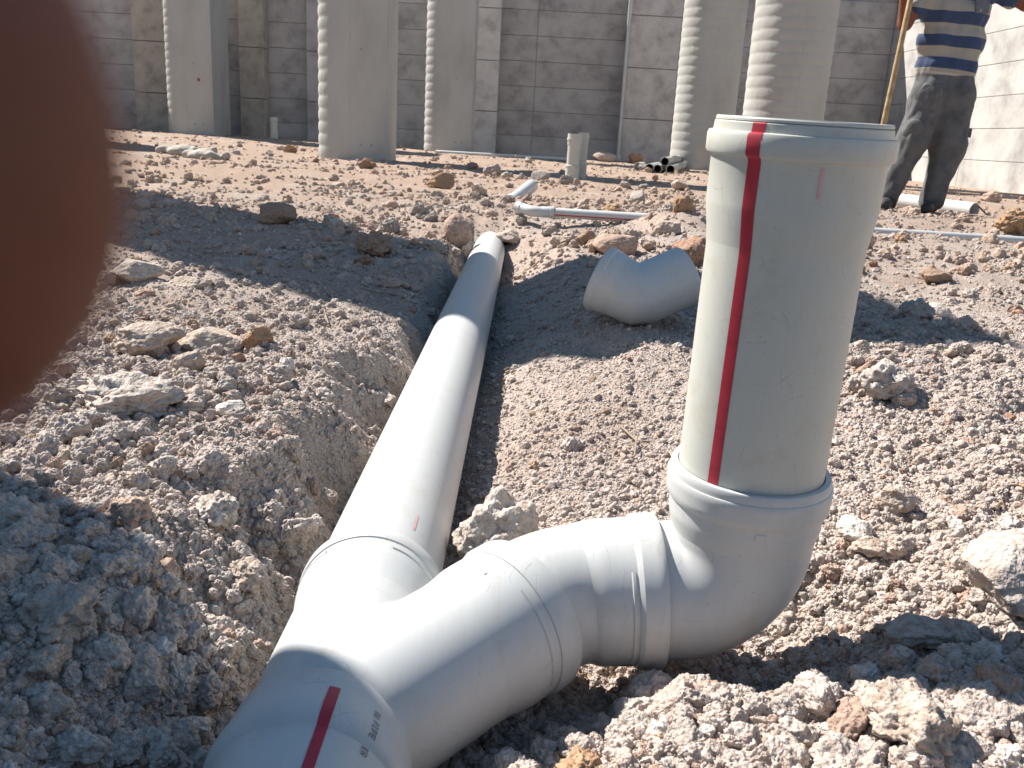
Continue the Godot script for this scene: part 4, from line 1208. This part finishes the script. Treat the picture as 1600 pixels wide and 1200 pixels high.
func make_small_things() -> void:
	for s: Array in [[-3.75, -10.05, 0.62, 0.2, "crumpled pale sack lying on the ground, the farther of two"], [-3.35, -9.55, 0.5, -0.1, "crumpled pale sack lying on the ground, the nearer of two"]]:
		var y := height_at(s[0], s[1])
		var o := thing("sack", Vector3(s[0], y, s[1]), s[4], "sack", "flattened sacks on the ground")
		o.rotation.y = s[3]
		var w: float = s[2]
		show_mesh("cloth", nets([[Vector3(-w * 0.4, 0.03, 0.0), Vector3(0.0, 0.035, 0.03), 0.045, 0.07], [Vector3(0.0, 0.035, 0.03), Vector3(w * 0.42, 0.01, 0.05), 0.07, 0.035], [Vector3(-w * 0.2, 0.02, 0.1), Vector3(w * 0.2, 0.03, 0.12), 0.04, 0.05]], 0.06, 0.018, fold), M.bag, o)
		show_mesh("tied_mouth", nets([[Vector3(w * 0.42, 0.03, 0.05), Vector3(w * 0.52, 0.05, 0.06), 0.022, 0.04]], 0.02, 0.012, fold), M.bag, o)
	var twigs := [[[-0.62, -2.62], [-0.55, -2.5], [-0.5, -2.32]], [[0.19, -2.55], [0.24, -2.42], [0.29, -2.36]], [[-0.52, -2.9], [-0.45, -2.86], [-0.36, -2.9]], [[0.21, -1.62], [0.235, -1.55], [0.225, -1.49]], [[0.02, -3.3], [0.12, -3.28], [0.2, -3.34]]]
	var said := ["thin dry twig lying left of the long pipe below the shadow", "thin twig in the shade left of the loose elbow", "dry root on the bank in the long shadow", "short twig in the fine gravel left of the standing pipe", "pale stick on the bank right of the long pipe"]
	for i in twigs.size():
		var pts := PackedVector3Array()
		for p: Array in twigs[i]: pts.append(Vector3(p[0], height_at(p[0], p[1]) + 0.012, p[1]))
		var origin := pts[0]
		for k in pts.size(): pts[k] -= origin
		var t := thing("twig", origin, said[i], "twig", "dry twigs in the soil")
		show_mesh("stem", sweep(pts, [[0.0, 0.0022], [path_length(pts), 0.0012]], Vector3.UP, 0.0, TAU, 8), M.twig, t)
		show_mesh("side_shoot", sweep(straight(pts[1], pts[1] + Vector3(0.03, 0.012, 0.035)), [[0.0, 0.0014], [0.045, 0.0007]], Vector3.UP, 0.0, TAU, 6), M.twig, t)
	var w := thing("black_wire", Vector3(3.42, height_at(3.42, -6.7), -6.7), "loose black wire curling out by the white pipe behind the man", "wire")
	show_mesh("strand", sweep(PackedVector3Array([Vector3(-0.04, 0.10, -0.03), Vector3(0.0, 0.05, 0.02), Vector3(0.06, 0.015, 0.05), Vector3(0.16, 0.012, 0.06), Vector3(0.26, 0.008, 0.03)]), [[0.0, 0.006], [0.38, 0.005]], Vector3.UP, 0.0, TAU, 8), M.wire, w)
	show_mesh("loose_end", sweep(PackedVector3Array([Vector3(0.0, 0.04, 0.0), Vector3(0.05, 0.02, -0.03), Vector3(0.12, 0.012, 0.02)]), [[0.0, 0.005], [0.14, 0.004]], Vector3.UP, 0.0, TAU, 8), M.wire, w)


func make_rubble() -> void:
	var clods := []
	for i in 7: clods.append(stone_mesh(100 + i, 4, 8, 0.36, 0.85))
	var chips := []
	for i in 5: chips.append(stone_mesh(120 + i, 3, 8, 0.24, 0.75))
	var grains := []
	for i in 4: grains.append(stone_mesh(130 + i, 1, 5, 0.2, 0.8))
	var lumpy := func(x: float, z: float, size: float) -> float: return (1.0 if size < 0.026 or x < -0.25 or (z > -0.86 and x > 0.1) else 0.3 if size < 0.045 else 0.1) * clampf(roughness_at(x, z) * 1.1 - 0.28, 0.02, 1.0) * (0.2 + 0.8 * smoothstep(-0.15, 0.28, noise_tint.get_noise_2d(x * 2.0, z * 2.0 + 70.0)))
	var some := func(x: float, z: float, size: float) -> float: return clampf(roughness_at(x, z), 0.6, 1.0)
	scatter("grit", "fine limestone grit covering the soil close by", GRIT, grains, 0.55, 2.9, 0.003, 0.009)
	scatter("gravel", "small broken limestone gravel strewn over the soil", GRAVEL, chips, 0.55, 5.5, 0.006, 0.02, 0.75, some)
	scatter("clods", "crumbly clods of pale soil heaped along the trench", CLODS, clods, 0.55, 6.5, 0.012, 0.062, 0.75, lumpy)
	scatter("far_rubble", "broken tan stones strewn over the far pit floor", 7500, clods + chips, 3.8, 19.0, 0.018, 0.10, 0.7, func(x: float, z: float, s: float) -> float: return smoothstep(-0.25, 0.3, noise_tint.get_noise_2d(x * 0.8 + 11.0, z * 0.8)) * 0.95 + 0.05)

const GRIT := 170000
const GRAVEL := 65000
const CLODS := 23000


func _ready() -> void:
	rng.seed = 20240
	# camera, sky, sun, exposure
	var cam := Camera3D.new()
	cam.name = "camera"
	add_child(cam)
	cam.transform = Transform3D(Basis(Vector3.RIGHT, deg_to_rad(-15.7)) * Basis(Vector3.BACK, deg_to_rad(3.1)), Vector3(0, CAMERA_HEIGHT, 0))
	var lens := CameraAttributesPhysical.new()
	lens.frustum_focal_length = 27.7
	lens.frustum_focus_distance = 1.6
	lens.frustum_near = 0.004
	lens.frustum_far = 300.0
	lens.exposure_aperture = 18.0
	cam.attributes = lens
	cam.fov = 46.84
	cam.near = 0.004
	cam.far = 300.0
	var env := Environment.new()
	env.background_mode = Environment.BG_SKY
	var sky := Sky.new()
	var air := ProceduralSkyMaterial.new()
	air.sky_top_color = Color(0.335, 0.47, 0.615)
	air.sky_horizon_color = Color(0.725, 0.765, 0.78)
	air.sky_curve = 0.14
	air.ground_bottom_color = Color(0.40, 0.36, 0.32)
	air.ground_horizon_color = Color(0.56, 0.58, 0.60)
	air.sun_angle_max = 1.0
	sky.sky_material = air
	env.sky = sky
	env.background_energy_multiplier = 0.62
	env.tonemap_mode = Environment.TONE_MAPPER_LINEAR
	env.tonemap_exposure = 2.1
	env.sdfgi_enabled = true
	env.ssao_enabled = true
	env.ssil_enabled = true
	var around := WorldEnvironment.new()
	around.name = "environment"
	around.environment = env
	add_child(around)
	var sun := DirectionalLight3D.new()
	sun.name = "sun"
	add_child(sun)
	sun.look_at_from_position(Vector3.ZERO, Vector3(0.562, -0.719, 0.408))
	sun.light_energy = 1.6
	sun.light_color = Color(1.0, 0.972, 0.935)
	sun.light_angular_distance = 0.4
	sun.shadow_enabled = true

	noise_broad.seed = 4
	noise_broad.frequency = 2.2
	noise_broad.fractal_octaves = 3
	noise_lump.seed = 8
	noise_lump.noise_type = FastNoiseLite.TYPE_CELLULAR
	noise_lump.cellular_return_type = FastNoiseLite.RETURN_DISTANCE
	noise_lump.frequency = 11.0
	noise_lump.fractal_octaves = 2
	noise_clod.seed = 12
	noise_clod.noise_type = FastNoiseLite.TYPE_CELLULAR
	noise_clod.cellular_return_type = FastNoiseLite.RETURN_DISTANCE
	noise_clod.frequency = 34.0
	noise_clod.fractal_octaves = 2
	noise_grain.seed = 15
	noise_grain.frequency = 26.0
	noise_grain.fractal_octaves = 3
	noise_tint.seed = 21
	noise_tint.frequency = 1.1
	noise_tint.fractal_octaves = 4
	noise_cloth.seed = 27
	noise_cloth.frequency = 3.0
	noise_cloth.fractal_octaves = 2

	make_materials()
	make_ground()
	make_concrete()
	make_pipe_run()
	make_loose_pipes()
	make_man()
	make_photographer(cam.transform)
	make_stones()
	make_small_things()
	make_rubble()
